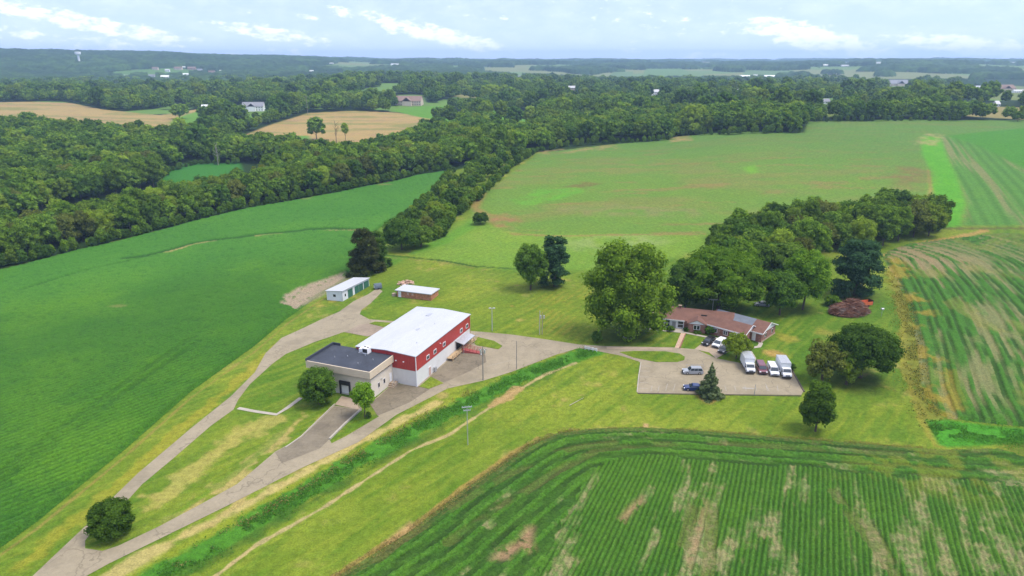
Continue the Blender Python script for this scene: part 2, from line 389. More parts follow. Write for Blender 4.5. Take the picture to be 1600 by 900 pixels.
CLEAR['right_a'] = zone([(1490, 180), (1500, 166), (1640, 168), (1700, 182), (1600, 187)])
CLEAR['right_b'] = zone([(1480, 150), (1500, 136), (1560, 132), (1640, 138), (1640, 158), (1560, 156)])
CLEAR['right_c'] = zone([(1335, 135), (1345, 127), (1420, 127), (1425, 138), (1370, 141)])
CLEAR['right_d'] = zone([(1275, 175), (1285, 165), (1312, 163), (1320, 178), (1295, 183)])
CLEAR['right_e'] = zone([(1340, 180), (1345, 168), (1372, 166), (1378, 182)])
CLEAR['far_a'] = zone([(1005, 118), (1010, 107), (1065, 107), (1085, 124), (1050, 128)])
CLEAR['far_b'] = zone([(945, 121), (960, 112), (990, 112), (985, 121)])
CLEAR['far_c'] = zone([(1160, 117), (1165, 109), (1240, 110), (1235, 118)])
CLEAR['pasture'] = zone([(235, 285), (255, 266), (290, 256), (375, 254), (380, 268), (330, 286), (260, 292)])
CLC = dict(tan_left=C(196, 170, 110), tan_mid=C(198, 170, 108), hay_a=C(110, 165, 50), hay_b=C(112, 168, 52), hay_c=C(165, 180, 90), house_mid=C(120, 150, 80), lawn_white=C(115, 150, 60),
           village=C(110, 150, 70), field_465=C(140, 165, 100), right_a=C(165, 155, 95), right_b=C(135, 150, 85), right_c=C(130, 155, 90), right_d=C(130, 150, 60), right_e=C(140, 155, 75),
           far_a=C(120, 155, 85), far_b=C(120, 150, 90), far_c=C(120, 150, 90), pasture=C(70, 140, 50))

def gap_mask(x, y):
    """small meadows between the woods beyond 800 m"""
    d = np.hypot(x, y); return sstep(.60, .62, fbm(x / 75 + 31, y / 110 + 12, 4, 3) + .03 * sstep(0, 500, x)) * sstep(760, 820, d) * sstep(2100, 2000, d)
def ground_colour(x, y):
    n = x.size; d = np.hypot(x, y); col = np.tile(GRASS, (n, 1))
    f1 = fbm(x / 14, y / 14, 0, 5); f2 = fbm(x / 5 + 50, y / 5, 1, 4); f3 = fbm(x / 60, y / 60, 4, 4)
    col = blend(col, sstep(.42, .68, f1), GRASS_Y, .8); col = blend(col, sstep(.5, .72, f3), GRASS_D, .8)
    col = blend(col, sstep(.60, .80, f2) * sstep(.45, .6, f1), DRY, .7)
    a5 = math.radians(50); us, vs_ = x * math.sin(a5) - y * math.cos(a5), x * math.cos(a5) + y * math.sin(a5)
    col = blend(col, sstep(.5, .68, fbm(us / 1.1, vs_ / 12, 7, 4)) * sstep(260, 180, d), GRASS_Y, .55); col = blend(col, sstep(.52, .7, fbm(us / 1.3 + 9, vs_ / 9 + 3, 2, 4)) * sstep(260, 180, d), GRASS_D, .5)
    # mowing stripes
    a = math.radians(52); u = x * math.sin(a) - y * math.cos(a)
    st = np.clip(np.sin(u * 2 * math.pi / 3.4 + 1.2 * fbm(x / 25, y / 25, 5, 2)) * 1.3, -1, 1) * .5 + .5
    col = blend(col, st * sstep(.35, .6, fbm(x / 40 + 5, y / 40, 6, 3)), GRASS_Y, .30)
    # woods floor and far land
    far = sstep(560, 640, d); col = blend(col, far, WOODF)
    farf = sstep(.51, .54, fbm(x / 330 + 3, y / 330 + 7, 1, 3) + .06 * sstep(0, .3, np.arctan2(x, y)) - .35 * sstep(-.2, -.42, np.arctan2(x, y))) * sstep(1950, 2050, d)
    fc = np.where((vn(x / 260, y / 260, 6) > .5)[:, None], C(128, 158, 88), C(150, 158, 100)); col = blend(col, farf, fc)
    mx = zone([(-200, 470), (0, 422), (240, 362), (465, 312), (600, 288), (706, 268), (835, 238), (1258, 207), (1262, 188), (1700, 188), (1700, 120), (-200, 120)])
    col = blend(col, soft(mx, x, y, 4), WOODF)
    col = blend(col, gap_mask(x, y), np.where((vn(x / 200, y / 200, 3) > .55)[:, None], C(120, 158, 70), C(160, 158, 96)))
    for k, p in CLEAR.items():
        m = soft(p, x, y, 4); c = CLC[k]
        col = blend(col, m, c)
        if k.startswith('tan'):
            col = blend(col, m * sstep(.52, .66, fbm(x / 90, y / 14, 3, 4)), C(150, 152, 82), .8)
            col = blend(col, m * sstep(.58, .70, fbm(x / 50 + 9, y / 12 + 4, 5, 4)), C(190, 158, 112), .9)
    for p, c in (([(262, 205), (270, 186), (328, 168), (332, 200), (300, 205)], C(118, 168, 62)), ([(448, 222), (452, 212), (482, 212), (490, 224)], C(115, 165, 60)), ([(318, 186), (330, 180), (395, 181), (390, 190)], C(110, 165, 60))):
        col = blend(col, soft(zone(p), x, y, 8), c)
    # the wide sparse field
    m = soft(WG['MEADOWF'], x, y, 3); g = fbm(x / 60 + 3, y / 22, 2, 5); g2 = fbm(x / 22, y / 9 + 40, 3, 4)
    c = np.tile(C(122, 158, 60), (n, 1)); c = blend(c, sstep(.42, .72, g), C(144, 148, 76), .75); c = blend(c, sstep(.52, .7, g2), C(120, 158, 62), .8)
    c = blend(c, sstep(.60, .74, fbm(x / 34 + 20, y / 7, 5, 4)), C(162, 138, 84), .6)
    c = blend(c, sstep(400, 560, d), C(104, 146, 66), .65)
    rr = np.sin((x * .96 + y * .28) * 2 * math.pi / 3.1) * .5 + .5; c = c * (1 + .05 * (rr - .5))[:, None]
    col = col * (1 - m[:, None]) + c * m[:, None]
    rb = [(1470, 214), (1520, 212), (1700, 208), (1900, 330), (1600, 352), (1508, 352), (1512, 315), (1500, 285), (1478, 240)]
    c = np.tile(C(98, 148, 58), (n, 1)); q = pdist(zone([(1470, 214), (1490, 245), (1530, 300), (1560, 352)]), x, y)
    c = c * (1 + .13 * np.sin(q * 2 * math.pi / 5.2))[:, None]
    c = blend(c, sstep(.56, .7, fbm(q / 4, x / 60, 3, 3)), C(150, 150, 96), .8)
    col = blend(col, soft(zone(rb), x, y, 3), [0, 0, 0]) + c * soft(zone(rb), x, y, 3)[:, None]
    col = blend(col, soft(zone([(1480, 212), (1600, 200), (1760, 205), (1760, 300), (1600, 265), (1530, 228)]), x, y, 6), C(88, 152, 44))
    m = soft(WG['LUSH'], x, y, 4); col = blend(col, m, C(104, 178, 46)); col = blend(col, m * sstep(.5, .7, f2), C(120, 190, 50), .6)
    def patch(p, c, wd=6, k=1.0, nz=.0):
        nonlocal col
        mm = soft(zone(p), x, y, wd)
        if nz: mm = mm * sstep(.5 - nz, .5 + nz, fbm(x / 6 + 2, y / 6, 2, 4))
        col = blend(col, mm, c, k)
    patch([(1435, 216), (1450, 208), (1475, 210), (1462, 228), (1430, 226)], C(188, 172, 112), 6, .8, .25)
    patch([(1458, 300), (1448, 340), (1444, 330), (1452, 290), (1450, 265)], C(190, 150, 95), 3, .8)
    patch([(768, 356), (765, 336), (795, 332), (815, 345), (800, 360)], C(178, 130, 90), 5, .95, .25)
    patch([(735, 322), (752, 296), (760, 302), (748, 325), (765, 334), (790, 340), (745, 335)], C(180, 140, 88), 4, .7)
    patch([(800, 312), (840, 296), (905, 292), (912, 300), (870, 312), (815, 324)], C(112, 186, 52), 7, .8, .3)
    patch([(880, 292), (910, 284), (940, 287), (915, 294)], C(140, 100, 68), 5, .8, .3)
    patch([(1385, 276), (1400, 260), (1450, 262), (1452, 285), (1405, 290)], C(146, 118, 76), 14, .8, .3)
    patch([(850, 325), (960, 318), (1120, 326), (1080, 340), (900, 338)], C(158, 150, 96), 10, .6, .25)
    patch([(1160, 262), (1180, 258), (1185, 268), (1172, 272)], C(125, 185, 50), 6, .8)
    patch([(840, 236), (960, 226), (970, 232), (850, 244)], C(186, 160, 105), 6, .7, .2)
    patch([(1040, 224), (1050, 214), (1078, 212), (1082, 220)], C(186, 160, 105), 5, .8, .2)
    patch([(640, 398), (700, 350), (742, 340), (800, 365), (1110, 368), (1108, 388), (1060, 402), (930, 422), (790, 422), (700, 408)], C(132, 172, 60), 5, .75)
    patch([(640, 398), (660, 385), (705, 362), (735, 345), (742, 356), (700, 380)], C(105, 165, 48), 4, .7)
    patch([(880, 378), (900, 370), (1010, 368), (1060, 375), (990, 392), (900, 392)], C(168, 184, 112), 9, .6, .25)
    patch([(545, 405), (560, 395), (640, 402), (620, 412), (575, 432), (548, 440)], C(84, 150, 44), 3, .6)
    # narrow lines: swales, tracks and edges
    def line(p, c, wd, k=1.0, nz=0, sf=None):
        nonlocal col
        dd = pdist(zone(p), x, y, False, wd * 3 + 4); jit = (fbm(x / 3, y / 3, 6, 3) - .5) * wd * nz
        col = blend(col, 1 - sstep(wd * .5 * (sf or .7), wd * .5 * 1.4, dd + jit), c, k)
    line([(590, 398), (640, 402), (690, 407), (740, 416), (800, 420), (840, 419)], C(66, 100, 34), 1.4, .9, .8)
    line([(600, 402), (650, 406), (700, 411), (740, 419)], C(150, 130, 80), .8, .5, .8)
    line([(1100, 366), (880, 369), (800, 366)], C(168, 140, 86), 2.0, .7, .9)
    ditch = [(250, 903), (350, 846), (450, 787), (550, 727), (640, 676), (700, 644), (760, 614), (830, 583), (890, 561), (925, 548)]
    line([(170, 905), (270, 845), (350, 806), (450, 752), (560, 692), (640, 652), (690, 628)], C(208, 190, 118), 2.6, .95, 1.3, .4)
    line([(205, 905), (300, 848), (400, 795), (520, 728), (640, 663), (720, 622)], C(160, 172, 50), 2.6, .6, .6)
    line(ditch, C(84, 148, 44), 5.0, .95, .8, .8)
    line([(310, 890), (400, 836), (500, 777), (600, 716), (700, 662), (800, 612), (880, 574)], C(64, 116, 38), 2.0, .5, 1.6)
    line([(270, 905), (340, 870), (450, 803), (560, 742), (640, 699), (690, 672)], C(90, 110, 40), 2.0, .4, 1.4)
    trail = [(330, 905), (400, 852), (500, 796), (560, 757), (640, 705), (700, 680), (745, 650), (800, 615), (850, 586), (900, 567)]
    line(trail, C(204, 184, 128), .75, .9, 1.3)
    line([(770, 634), (800, 614), (812, 608)], C(204, 168, 112), 2.2, .8, 1.2)
    # dry streaks between the two drives
    line([(270, 815), (360, 752), (420, 700), (470, 655)], C(200, 180, 108), 2.8, .85, 1.6, .4)
    line([(230, 795), (300, 740), (360, 690), (410, 660), (440, 655)], C(192, 182, 96), 4.6, .8, 1.5, .4)
    line([(330, 820), (400, 762), (450, 712), (480, 680), (520, 640)], C(204, 182, 112), 2.2, .85, 1.4, .4)
    line([(262, 812), (330, 765), (400, 715), (450, 665)], C(110, 150, 40), 1.6, .6, 1.0)
    line([(0, 868), (60, 824), (130, 767), (200, 709), (300, 620), (400, 548), (450, 505), (500, 470), (545, 443)], C(165, 146, 78), .6, .7, .9)
    line([(30, 885), (120, 815), (220, 728), (300, 655), (380, 590), (440, 535)], C(180, 172, 58), 3.0, .6, 1.2, .5)
    patch([(438, 478), (445, 462), (475, 446), (500, 440), (545, 425), (552, 432), (520, 452), (490, 470), (455, 486)], C(182, 165, 140), 3, .95, .45)
    line([(515, 905), (560, 876), (640, 826), (720, 764), (800, 708), (840, 684)], C(190, 160, 88), .9, .8, 1.0)
    patch([(600, 848), (640, 815), (652, 822), (640, 836), (610, 852)], C(206, 170, 112), 1.5, .9)
    patch([(1003, 677), (1006, 662), (1013, 662), (1014, 677)], C(206, 170, 120), .8, .95)
    line([(1388, 420), (1402, 455), (1412, 500), (1412, 560), (1425, 610), (1445, 660), (1468, 695)], C(176, 164, 68), 2.2, .7, .9, .5)
    line([(1400, 440), (1424, 500), (1428, 560), (1440, 610), (1455, 650)], C(140, 142, 56), 4.6, .8, 1.0)
    line([(1385, 398), (1440, 380), (1500, 370), (1540, 360)], C(196, 160, 92), 3.0, .9, .7)
    line([(1480, 357), (1540, 357), (1700, 356)], C(105, 92, 60), 3.0, .7, .7)
    patch([(1447, 657), (1480, 656), (1540, 664), (1600, 670), (1700, 678), (1700, 700), (1600, 692), (1540, 696), (1480, 699), (1466, 695)], C(86, 164, 46), 1.5, 1.0)
    patch([(1560, 694), (1600, 690), (1700, 695), (1700, 740), (1560, 712)], C(120, 130, 50), 4, .6)
    # worn and dry spots in the lawns
    for X, Y, r, c, k in ((1212, 552, 3.0, C(206, 168, 98), .8), (1290, 520, 4, C(190, 170, 80), .5), (812, 500, 1.9, C(196, 178, 98), .75), (800, 478, 1.2, C(178, 142, 84), .8), (880, 550, 2, C(192, 168, 108), .7), (1185, 510, 4, C(182, 170, 70), .6),
                          (1105, 622, 3.6, C(176, 138, 80), .75), (700, 600, 2.0, C(196, 165, 105), .5), (690, 618, 2.0, C(196, 170, 110), .6), (950, 470, 3, C(150, 140, 60), .5), (520, 470, 2.4, C(200, 180, 90), .7), (500, 478, 2.4, C(200, 180, 90), .7), (1230, 530, 4, C(186, 172, 74), .55), (605, 286, 7, C(180, 150, 96), .8), (490, 309, 4, C(180, 150, 96), .6)):
        gx, gy, _ = ground(X, Y); dd = np.hypot(x - gx, (y - gy)) + (f2 - .5) * r * 1.5; col = blend(col, 1 - sstep(r * .3, r, dd), c, k)
    # shade under the big farm trees, painted into the lawn colour
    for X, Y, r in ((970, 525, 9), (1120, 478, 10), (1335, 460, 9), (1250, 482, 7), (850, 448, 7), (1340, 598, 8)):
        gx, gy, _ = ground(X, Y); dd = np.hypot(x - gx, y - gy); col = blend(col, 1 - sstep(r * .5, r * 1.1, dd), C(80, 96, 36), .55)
    dx_, dy_ = x - ground(848, 500)[0], y - ground(848, 500)[1]
    q = (np.sin((x * .88 - y * .47) * 2 * math.pi / 2.0) * .5 + .5) * sstep(.3, .6, fbm(x / 5, y / 5, 6, 3))
    col = blend(col, q * soft(zone([(800, 510), (840, 460), (925, 440), (935, 470), (905, 530), (860, 525)]), x, y, 10), C(176, 160, 66), .45)
    return col

rs = np.concatenate([[1, 8, 20, 34, 46, 56, 64, 70], rings(74, 11000, 1.6, .0075)])
az_ = np.concatenate([np.linspace(-math.pi, -.90, 40)[:-1], np.linspace(-.90, -.70, 60)[:-1], np.linspace(-.70, .72, 1000)[:-1], np.linspace(.72, .92, 60)[:-1], np.linspace(.92, math.pi, 40)])
X, Y, Q = polar(rs, az_)
Z = hgt(X, Y); gc = ground_colour(X, Y)
print('ground verts', X.size)
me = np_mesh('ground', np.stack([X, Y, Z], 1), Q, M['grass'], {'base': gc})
tag(link('ground', me), 'rolling farmland with mown lawns, open fields and woodland floor', 'ground', kind='structure')

# ------------------------------------------------------------------ crops: raised, uneven leaf canopy over the soil
def crop_sheet(name, label, cat, poly, r0, r1, a0, a1, dr, da, hfun, cfun, taper=.8):
    rr = [r0]
    while rr[-1] < r1: rr.append(rr[-1] + max(dr, rr[-1] ** 2 / (CAM_H * F) * 1.25))
    ang = np.arange(a0, a1, da); x, y, Q = polar(np.array(rr), ang)
    ins = inside(poly, x, y); keepf = ins[Q].all(1); Q = Q[keepf]
    used = np.zeros(x.size, bool); used[Q] = True; idx = np.cumsum(used) - 1; Q = idx[Q]; x = x[used]; y = y[used]
    ed = pdist(poly, x, y, True, 60); h, aux = hfun(x, y, ed); h = .05 + h * sstep(0, taper, ed)
    z = hgt(x, y) + h
    me = np_mesh(name, np.stack([x, y, z], 1), Q, M['crop'], {'base': cfun(x, y, ed, aux, h)})
    return tag(link(name, me), label, cat, kind='stuff')
BARE = [(440, 476), (446, 462), (470, 449), (500, 440), (540, 426), (548, 432), (525, 450), (500, 466), (462, 484)]
def bare_mask(x, y): return np.clip(soft(zone(BARE), x, y, 6.0) * (.15 + 1.5 * fbm(x / 1.6, y / 1.6, 3, 3)), 0, 1)
def bean_h(x, y, ed):
    n = fbm(x / 1.3, y / 1.3, 1, 3); n2 = fbm(x / 12, y / 12, 2, 3); a = math.radians(39)
    u = x * math.cos(a) - y * math.sin(a)
    row = np.sin(u * 2 * math.pi / 1.52) * .5 + .5; rk = sstep(330, 110, np.hypot(x, y))
    h = .42 + .42 * n + .3 * (n2 - .5) - .16 * row * rk
    tr = np.full(x.size, 99.)
    for t in ([(-60, 780), (0, 742), (100, 668), (190, 604), (300, 530)], [(-60, 800), (0, 758), (105, 680), (198, 612), (310, 536)], [(40, 452), (130, 425), (220, 405)]):
        tr = np.minimum(tr, pdist(zone(t), x, y, False, 3))
    sw = pdist(zone([(196, 405), (225, 402), (262, 393), (300, 382), (330, 377), (370, 373), (430, 365), (480, 360), (520, 358), (565, 361)]), x, y, False, 8)
    trm = (1 - sstep(.12, .48, tr)) * (.45 + .55 * sstep(.40, .60, fbm(x / 9, y / 9, 7, 3))); h = h * (1 - .65 * trm)
    h = h - .35 * (1 - sstep(.8, 2.2, sw)); h = h * (1 - .97 * sstep(.3, .7, bare_mask(x, y))); return np.maximum(h, .03), (n, n2, row * rk, trm, sw)
def bean_c(x, y, ed, aux, h):
    n, n2, row, trm, sw = aux; c = np.tile(C(80, 134, 38), (x.size, 1)); f = fbm(x / 38 + 7, y / 38 + 3, 5, 4); d = np.hypot(x, y)
    c = blend(c, sstep(.48, .75, f), C(106, 158, 40), .75); c = blend(c, sstep(.55, .25, f), C(66, 120, 36), .6)
    c = blend(c, sstep(230, 300, d), C(88, 152, 54), .6)
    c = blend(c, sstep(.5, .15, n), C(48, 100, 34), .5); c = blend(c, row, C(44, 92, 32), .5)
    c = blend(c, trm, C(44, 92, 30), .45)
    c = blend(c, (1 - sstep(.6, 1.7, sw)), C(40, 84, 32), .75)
    tan = (1 - sstep(.4, 1.3, pdist(zone([(262, 396), (300, 384), (332, 378.5)]), x, y, False, 6))); c = blend(c, tan, C(196, 176, 112), .9)
    tan = (1 - sstep(.3, 1.0, pdist(zone([(400, 370.5), (480, 362), (560, 360)]), x, y, False, 6))) * sstep(.4, .6, fbm(x / 9, y / 9, 3, 3)); c = blend(c, tan, C(170, 160, 96), .8)
    for X, Y, r in ((185, 481, 2.2), (478, 312, 3), (600, 290, 4)):
        gx, gy, _ = ground(X, Y); q = np.hypot((x - gx) * .6, y - gy) + (n - .5) * 2; c = blend(c, 1 - sstep(r * .4, r, q), C(150, 150, 90), .6)
    c = blend(c, sstep(.3, .7, bare_mask(x, y)), C(190, 170, 144), .95)
    return blend(c, 1 - sstep(.5, 2.2, ed + (n - .5) * 2), C(70, 120, 40), .5)
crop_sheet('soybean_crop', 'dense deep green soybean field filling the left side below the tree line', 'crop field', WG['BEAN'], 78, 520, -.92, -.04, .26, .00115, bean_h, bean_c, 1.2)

rowdir = np.array([.40, .917])
FB = GP([(380, 1010), (510, 908), (560, 878), (640, 829), (720, 767), (800, 711), (840, 688), (870, 676), (930, 669), (1000, 667), (1080, 671), (1200, 681), (1320, 690), (1470, 702), (1560, 706), (1700, 716), (1900, 740)])
SOILP = [[(968, 812), (985, 793), (1003, 778), (1006, 786), (990, 800), (975, 818)], [(768, 878), (775, 862), (808, 850), (822, 826), (834, 826), (832, 850), (836, 862), (824, 866), (815, 856), (795, 876)], [(1097, 800), (1104, 785), (1092, 850), (1078, 890), (1074, 880)]]
def front_h(x, y, ed):
    db = pdist(FB, x, y, False, 70); X0 = ground(840, 690)[0]
    wd = 11 + 19 * sstep(26, -14, x); u = x * rowdir[1] - y * rowdir[0]; v = x * rowdir[0] + y * rowdir[1]
    wob = (fbm(x / 9, y / 9, 4, 3) - .5) * .5
    head = db < wd + wob * 3; c = np.where(head, db, u) + wob * .6
    per = np.where(head, 1.5, .84); row = np.clip(.5 + .5 * np.cos(c * 2 * math.pi / per), 0, 1) ** .8
    dry = np.where(head, .93 * fbm(db / 2.0 + 5 + .6 * fbm(x / 3, y / 3, 2, 2), (x + y) / 9, 3, 4), fbm(u / 1.9 + .5 * fbm(x / 3, y / 3, 2, 2), v / 13 + 3, 3, 4)); big = fbm(x / 22 + 11, y / 22, 5, 3)
    dm = sstep(.565, .72, dry * .62 + big * .24 + .16 * fbm(x / 1.4, y / 1.4, 6, 3) + np.where(head, -.03, .02) + .03 * sstep(125, 85, y))
    soil = np.zeros(x.size)
    for p in SOILP: soil = np.maximum(soil, soft(zone(p), x, y, 2.0) * sstep(.3, .55, fbm(x / 1.2, y / 1.2, 5, 3) + .08))
    tr = np.full(x.size, 99.)
    for t in ([(560, 905), (620, 850), (700, 800), (790, 745), (860, 712), (905, 700), (960, 693)], [(700, 850), (790, 790), (870, 738), (930, 707), (1000, 697), (1080, 694), (1240, 700), (1500, 716)],
              [(1085, 712), (1090, 760), (1075, 830), (1050, 905)], [(1108, 712), (1115, 770), (1112, 830), (1105, 905)], [(1302, 770), (1330, 810), (1370, 860), (1400, 905)], [(1340, 800), (1375, 850), (1400, 905)]):
        tr = np.minimum(tr, pdist(zone(t), x, y, False, 3))
    trm = (1 - sstep(.18, .5, tr + wob * .6)) * sstep(.35, .55, fbm(x / 6, y / 6, 6, 3))
    n = fbm(x / .55, y / .55, 1, 2)
    cov = np.clip(1 - soil - .9 * trm, 0, 1); h = (.12 + row * (.20 + .34 * n) * (.55 + .9 * fbm(x / 1.6, y / 1.6, 3, 2))) * cov * (1 - .35 * dm) + .06 * n
    return h, (row, dm, soil, trm, n, head)
def front_c(x, y, ed, aux, h):
    row, dm, soil, trm, n, head = aux; c = np.tile(C(78, 128, 40), (x.size, 1)); f = fbm(x / 18, y / 18, 2, 4)
    c = blend(c, sstep(.4, .7, f), C(94, 142, 42), .7); c = blend(c, sstep(.45, .8, n), C(106, 154, 56), .5)
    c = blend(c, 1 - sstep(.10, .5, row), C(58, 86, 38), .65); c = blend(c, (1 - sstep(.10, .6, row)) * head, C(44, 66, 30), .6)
    c = blend(c, dm, C(140, 156, 92), .7); c = blend(c, dm * sstep(.42, .62, fbm(x / .8, y / .8, 7, 2)), C(172, 162, 116), .7)
    c = blend(c, trm, C(120, 112, 66), .4); c = blend(c, soil, C(186, 150, 114), .85)
    c = blend(c, (1 - sstep(.3, 1.7, ed + (n - .5) * 1.6)), C(124, 124, 66), .6)
    g = ground(1480, 735); q = np.hypot((x - g[0]) * .5, y - g[1]); c = blend(c, .7 * (1 - sstep(4, 14, q)) * sstep(.45, .6, fbm(x / 4, y / 4, 3, 3)), C(160, 160, 60), .5)
    return c
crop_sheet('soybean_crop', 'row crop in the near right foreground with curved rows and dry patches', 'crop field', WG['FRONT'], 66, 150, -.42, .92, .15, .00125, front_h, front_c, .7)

RE = GP([(1378, 405), (1398, 435), (1418, 480), (1432, 540), (1438, 600), (1452, 640), (1470, 700), (1490, 760)])
def right_h(x, y, ed):
    db = pdist(RE, x, y, False, 200); wob = (fbm(x / 14, y / 14, 4, 3) - .5); c = db + wob * 1.0
    row = .5 + .5 * np.cos(c * 2 * math.pi / 1.7)
    dry = fbm(c / 1.9 + 3, (x * .3 + y) / 26, 3, 4); big = fbm(x / 30 + 2, y / 30, 6, 3)
    dm = sstep(.515, .66, dry * .75 + big * .25 + .07 * sstep(205, 245, y) * sstep(45, 15, db)); n = fbm(x / .9, y / .9, 1, 2)
    h = (.1 + row * (.3 + .35 * n)) * (1 - .5 * dm); return h, (row, dm, n, db)
def right_c(x, y, ed, aux, h):
    row, dm, n, db = aux; c = np.tile(C(80, 132, 42), (x.size, 1)); c = blend(c, sstep(.45, .8, n), C(86, 146, 52), .5)
    c = blend(c, 1 - sstep(.1, .55, row), C(60, 88, 38), .75); c = blend(c, dm, C(150, 150, 98), .85)
    c = blend(c, dm * sstep(210, 240, y) * sstep(40, 18, db), C(180, 152, 116), .6)
    c = blend(c, sstep(.5, .66, fbm(x / 7, y / 7, 5, 4)) * (1 - sstep(4, 9, db)), C(182, 158, 62), .7)
    c = blend(c, sstep(.56, .68, fbm(x / 9 + 30, y / 15, 2, 4)), C(160, 160, 76), .35)
    return c
crop_sheet('row_crop', 'curving crop rows with dry strips along the right edge beyond the lawn', 'crop field', WG['RIGHTF'], 135, 340, .42, .92, .28, .0014, right_h, right_c, 1.0)

# ------------------------------------------------------------------ paved and laid surfaces draped on the land
def drape(name, poly, m, off, step=3.0, thick=0.0, world_poly=False, parent=None):
    P = poly if world_poly else GP(poly); bm = bmesh.new()
    vs = [bm.verts.new((x, y, 0)) for x, y in P]; bm.faces.new(vs)
    xs = [p[0] for p in P]; ys = [p[1] for p in P]
    for ax, lo, hi in ((0, min(xs), max(xs)), (1, min(ys), max(ys))):
        c = math.floor(lo / step) * step + step
        while c < hi:
            co = (c, 0, 0) if ax == 0 else (0, c, 0); no = (1, 0, 0) if ax == 0 else (0, 1, 0)
            bmesh.ops.bisect_plane(bm, geom=bm.verts[:] + bm.edges[:] + bm.faces[:], plane_co=co, plane_no=no); c += step
    bmesh.ops.triangulate(bm, faces=bm.faces[:])
    if thick:
        ext = bmesh.ops.extrude_face_region(bm, geom=bm.faces[:]); top = [g for g in ext['geom'] if isinstance(g, bmesh.types.BMVert)]
        st = set(top)
        for v in bm.verts: v.co.z = h1(v.co.x, v.co.y) + (off if v in st else off - thick)
    else:
        for v in bm.verts: v.co.z = h1(v.co.x, v.co.y) + off
    bmesh.ops.recalc_face_normals(bm, faces=bm.faces)
    me = bpy.data.meshes.new(name); bm.to_mesh(me); bm.free(); me.materials.append(m)
    if not thick and me.polygons[0].normal.z < 0: me.flip_normals()
    return link(name, me, parent)
def ribbon(pts, wd, world=False):
    """outline of a strip of the given width along a line"""
    P = [Vector((p[0], p[1])) for p in (pts if world else GP(pts))]; L, R = [], []
    for i, p in enumerate(P):
        d = (P[min(i + 1, len(P) - 1)] - P[max(i - 1, 0)]).normalized(); n = Vector((-d.y, d.x))
        L.append(p + n * wd / 2); R.append(p - n * wd / 2)
    return [tuple(p) for p in L + R[::-1]]
def mat_asphalt(name, col, crack=.5, patchc=None, amp=.14):
    m, t, p, o = mat_new(name); g = t.new('ShaderNodeNewGeometry'); P = g.outputs['Position']
    a = t.noise(P, .22, 6, .68); b = t.noise(P, 1.6, 5, .7); c3 = t.noise(P, 14, 2, .5)
    c = t.mix(1.0, col, t.ramp(t.math('ADD', t.math('MULTIPLY', a, .5), t.math('ADD', t.math('MULTIPLY', b, .35), t.math('MULTIPLY', c3, .15))), .3, .7, 1 - amp * 1.4, 1 + amp * 1.4), 'MULTIPLY')
    vo = t.new('ShaderNodeTexVoronoi', feature='DISTANCE_TO_EDGE'); vo.inputs['Scale'].default_value = .17
    wp = t.new('ShaderNodeVectorMath', operation='ADD'); sc2 = t.new('ShaderNodeVectorMath', operation='SCALE'); nn = t.new('ShaderNodeTexNoise'); nn.inputs['Scale'].default_value = .6; nn.inputs['Detail'].default_value = 5
    t.l.new(P, nn.inputs['Vector']); t.l.new(nn.outputs['Color'], sc2.inputs[0]); sc2.inputs['Scale'].default_value = 3.0; t.l.new(P, wp.inputs[0]); t.l.new(sc2.outputs[0], wp.inputs[1]); t.l.new(wp.outputs[0], vo.inputs['Vector'])
    ck = t.math('MULTIPLY', t.ramp(vo.outputs['Distance'], .006, .028, 1, 0), t.ramp(t.noise(P, .12, 3, .6), .42, .6, 0, crack))
    c = t.mix(ck, c, tuple(q * .45 for q in col))
    c = t.mix(t.ramp(t.noise(P, .09, 4, .65), .52, .66, 0, .5), c, patchc or tuple(q * .72 for q in col))
    t.l.new(c, p.inputs['Base Color']); p.inputs['Roughness'].default_value = .9; p.inputs['Specular IOR Level'].default_value = .2; return m
M['asphalt'] = mat_asphalt('asphalt_weathered', alb(188, 174, 146)); M['asphalt_dark'] = mat_asphalt('asphalt_dark', alb(152, 140, 118), .6, alb(178, 164, 138), .24)
M['ramp'] = mat_asphalt('asphalt_ramp', alb(158, 146, 124), .4, alb(124, 112, 96), .2)
M['gravel'] = mat_asphalt('gravel', alb(182, 164, 142), .1, alb(150, 140, 110), .2)
M['concrete'] = mat('concrete', alb(208, 186, 160), .85, var=.12, scale=.8, dirt=(*alb(160, 140, 112), .5))
M['kerb'] = mat('kerb_concrete', alb(214, 204, 186), .85, var=.12, scale=1.2, dirt=(*alb(160, 145, 118), .5))
M['lotkerb'] = mat('kerb_timber', alb(120, 108, 96), .9, var=.2, scale=2)
M['paint'] = mat('road_paint_worn', alb(196, 190, 180), .8, var=.22, scale=3)
M['lawn'] = M['grass']
R1 = [(-30, 975), (50, 901), (140, 816), (178, 776), (215, 740), (300, 668), (360, 620), (398, 582), (415, 552), (440, 528), (500, 500), (530, 487), (552, 471), (575, 460), (590, 450), (598, 455), (579, 474), (565, 484), (562, 491), (577, 499), (625, 503),
      (603, 512), (590, 526), (560, 523), (537, 519), (490, 535), (447, 553), (425, 569), (390, 601), (372, 625), (365, 640), (330, 665), (270, 717), (222, 757), (203, 778), (150, 822), (133, 845), (133, 857), (160, 861), (130, 902), (60, 960)]
R2 = [(-30, 985), (133, 857), (160, 861), (185, 853), (250, 822), (310, 790), (370, 757), (430, 706), (470, 684), (522, 634), (562, 640), (515, 687), (518, 693), (540, 682), (592, 651), (578, 630), (614, 599), (651, 603), (734, 528), (732, 517), (800, 523), (850, 530),
      (905, 538.5), (947, 541), (1052, 543), (1088, 546), (1119, 560), (1160, 568), (1150, 572), (1002, 568), (998, 565), (970, 556), (930, 548), (905, 544), (870, 554), (800, 581), (755, 595), (700, 607), (620, 648), (560, 691), (470, 732), (350, 793), (260, 837), (170, 881), (130, 903), (60, 965)]
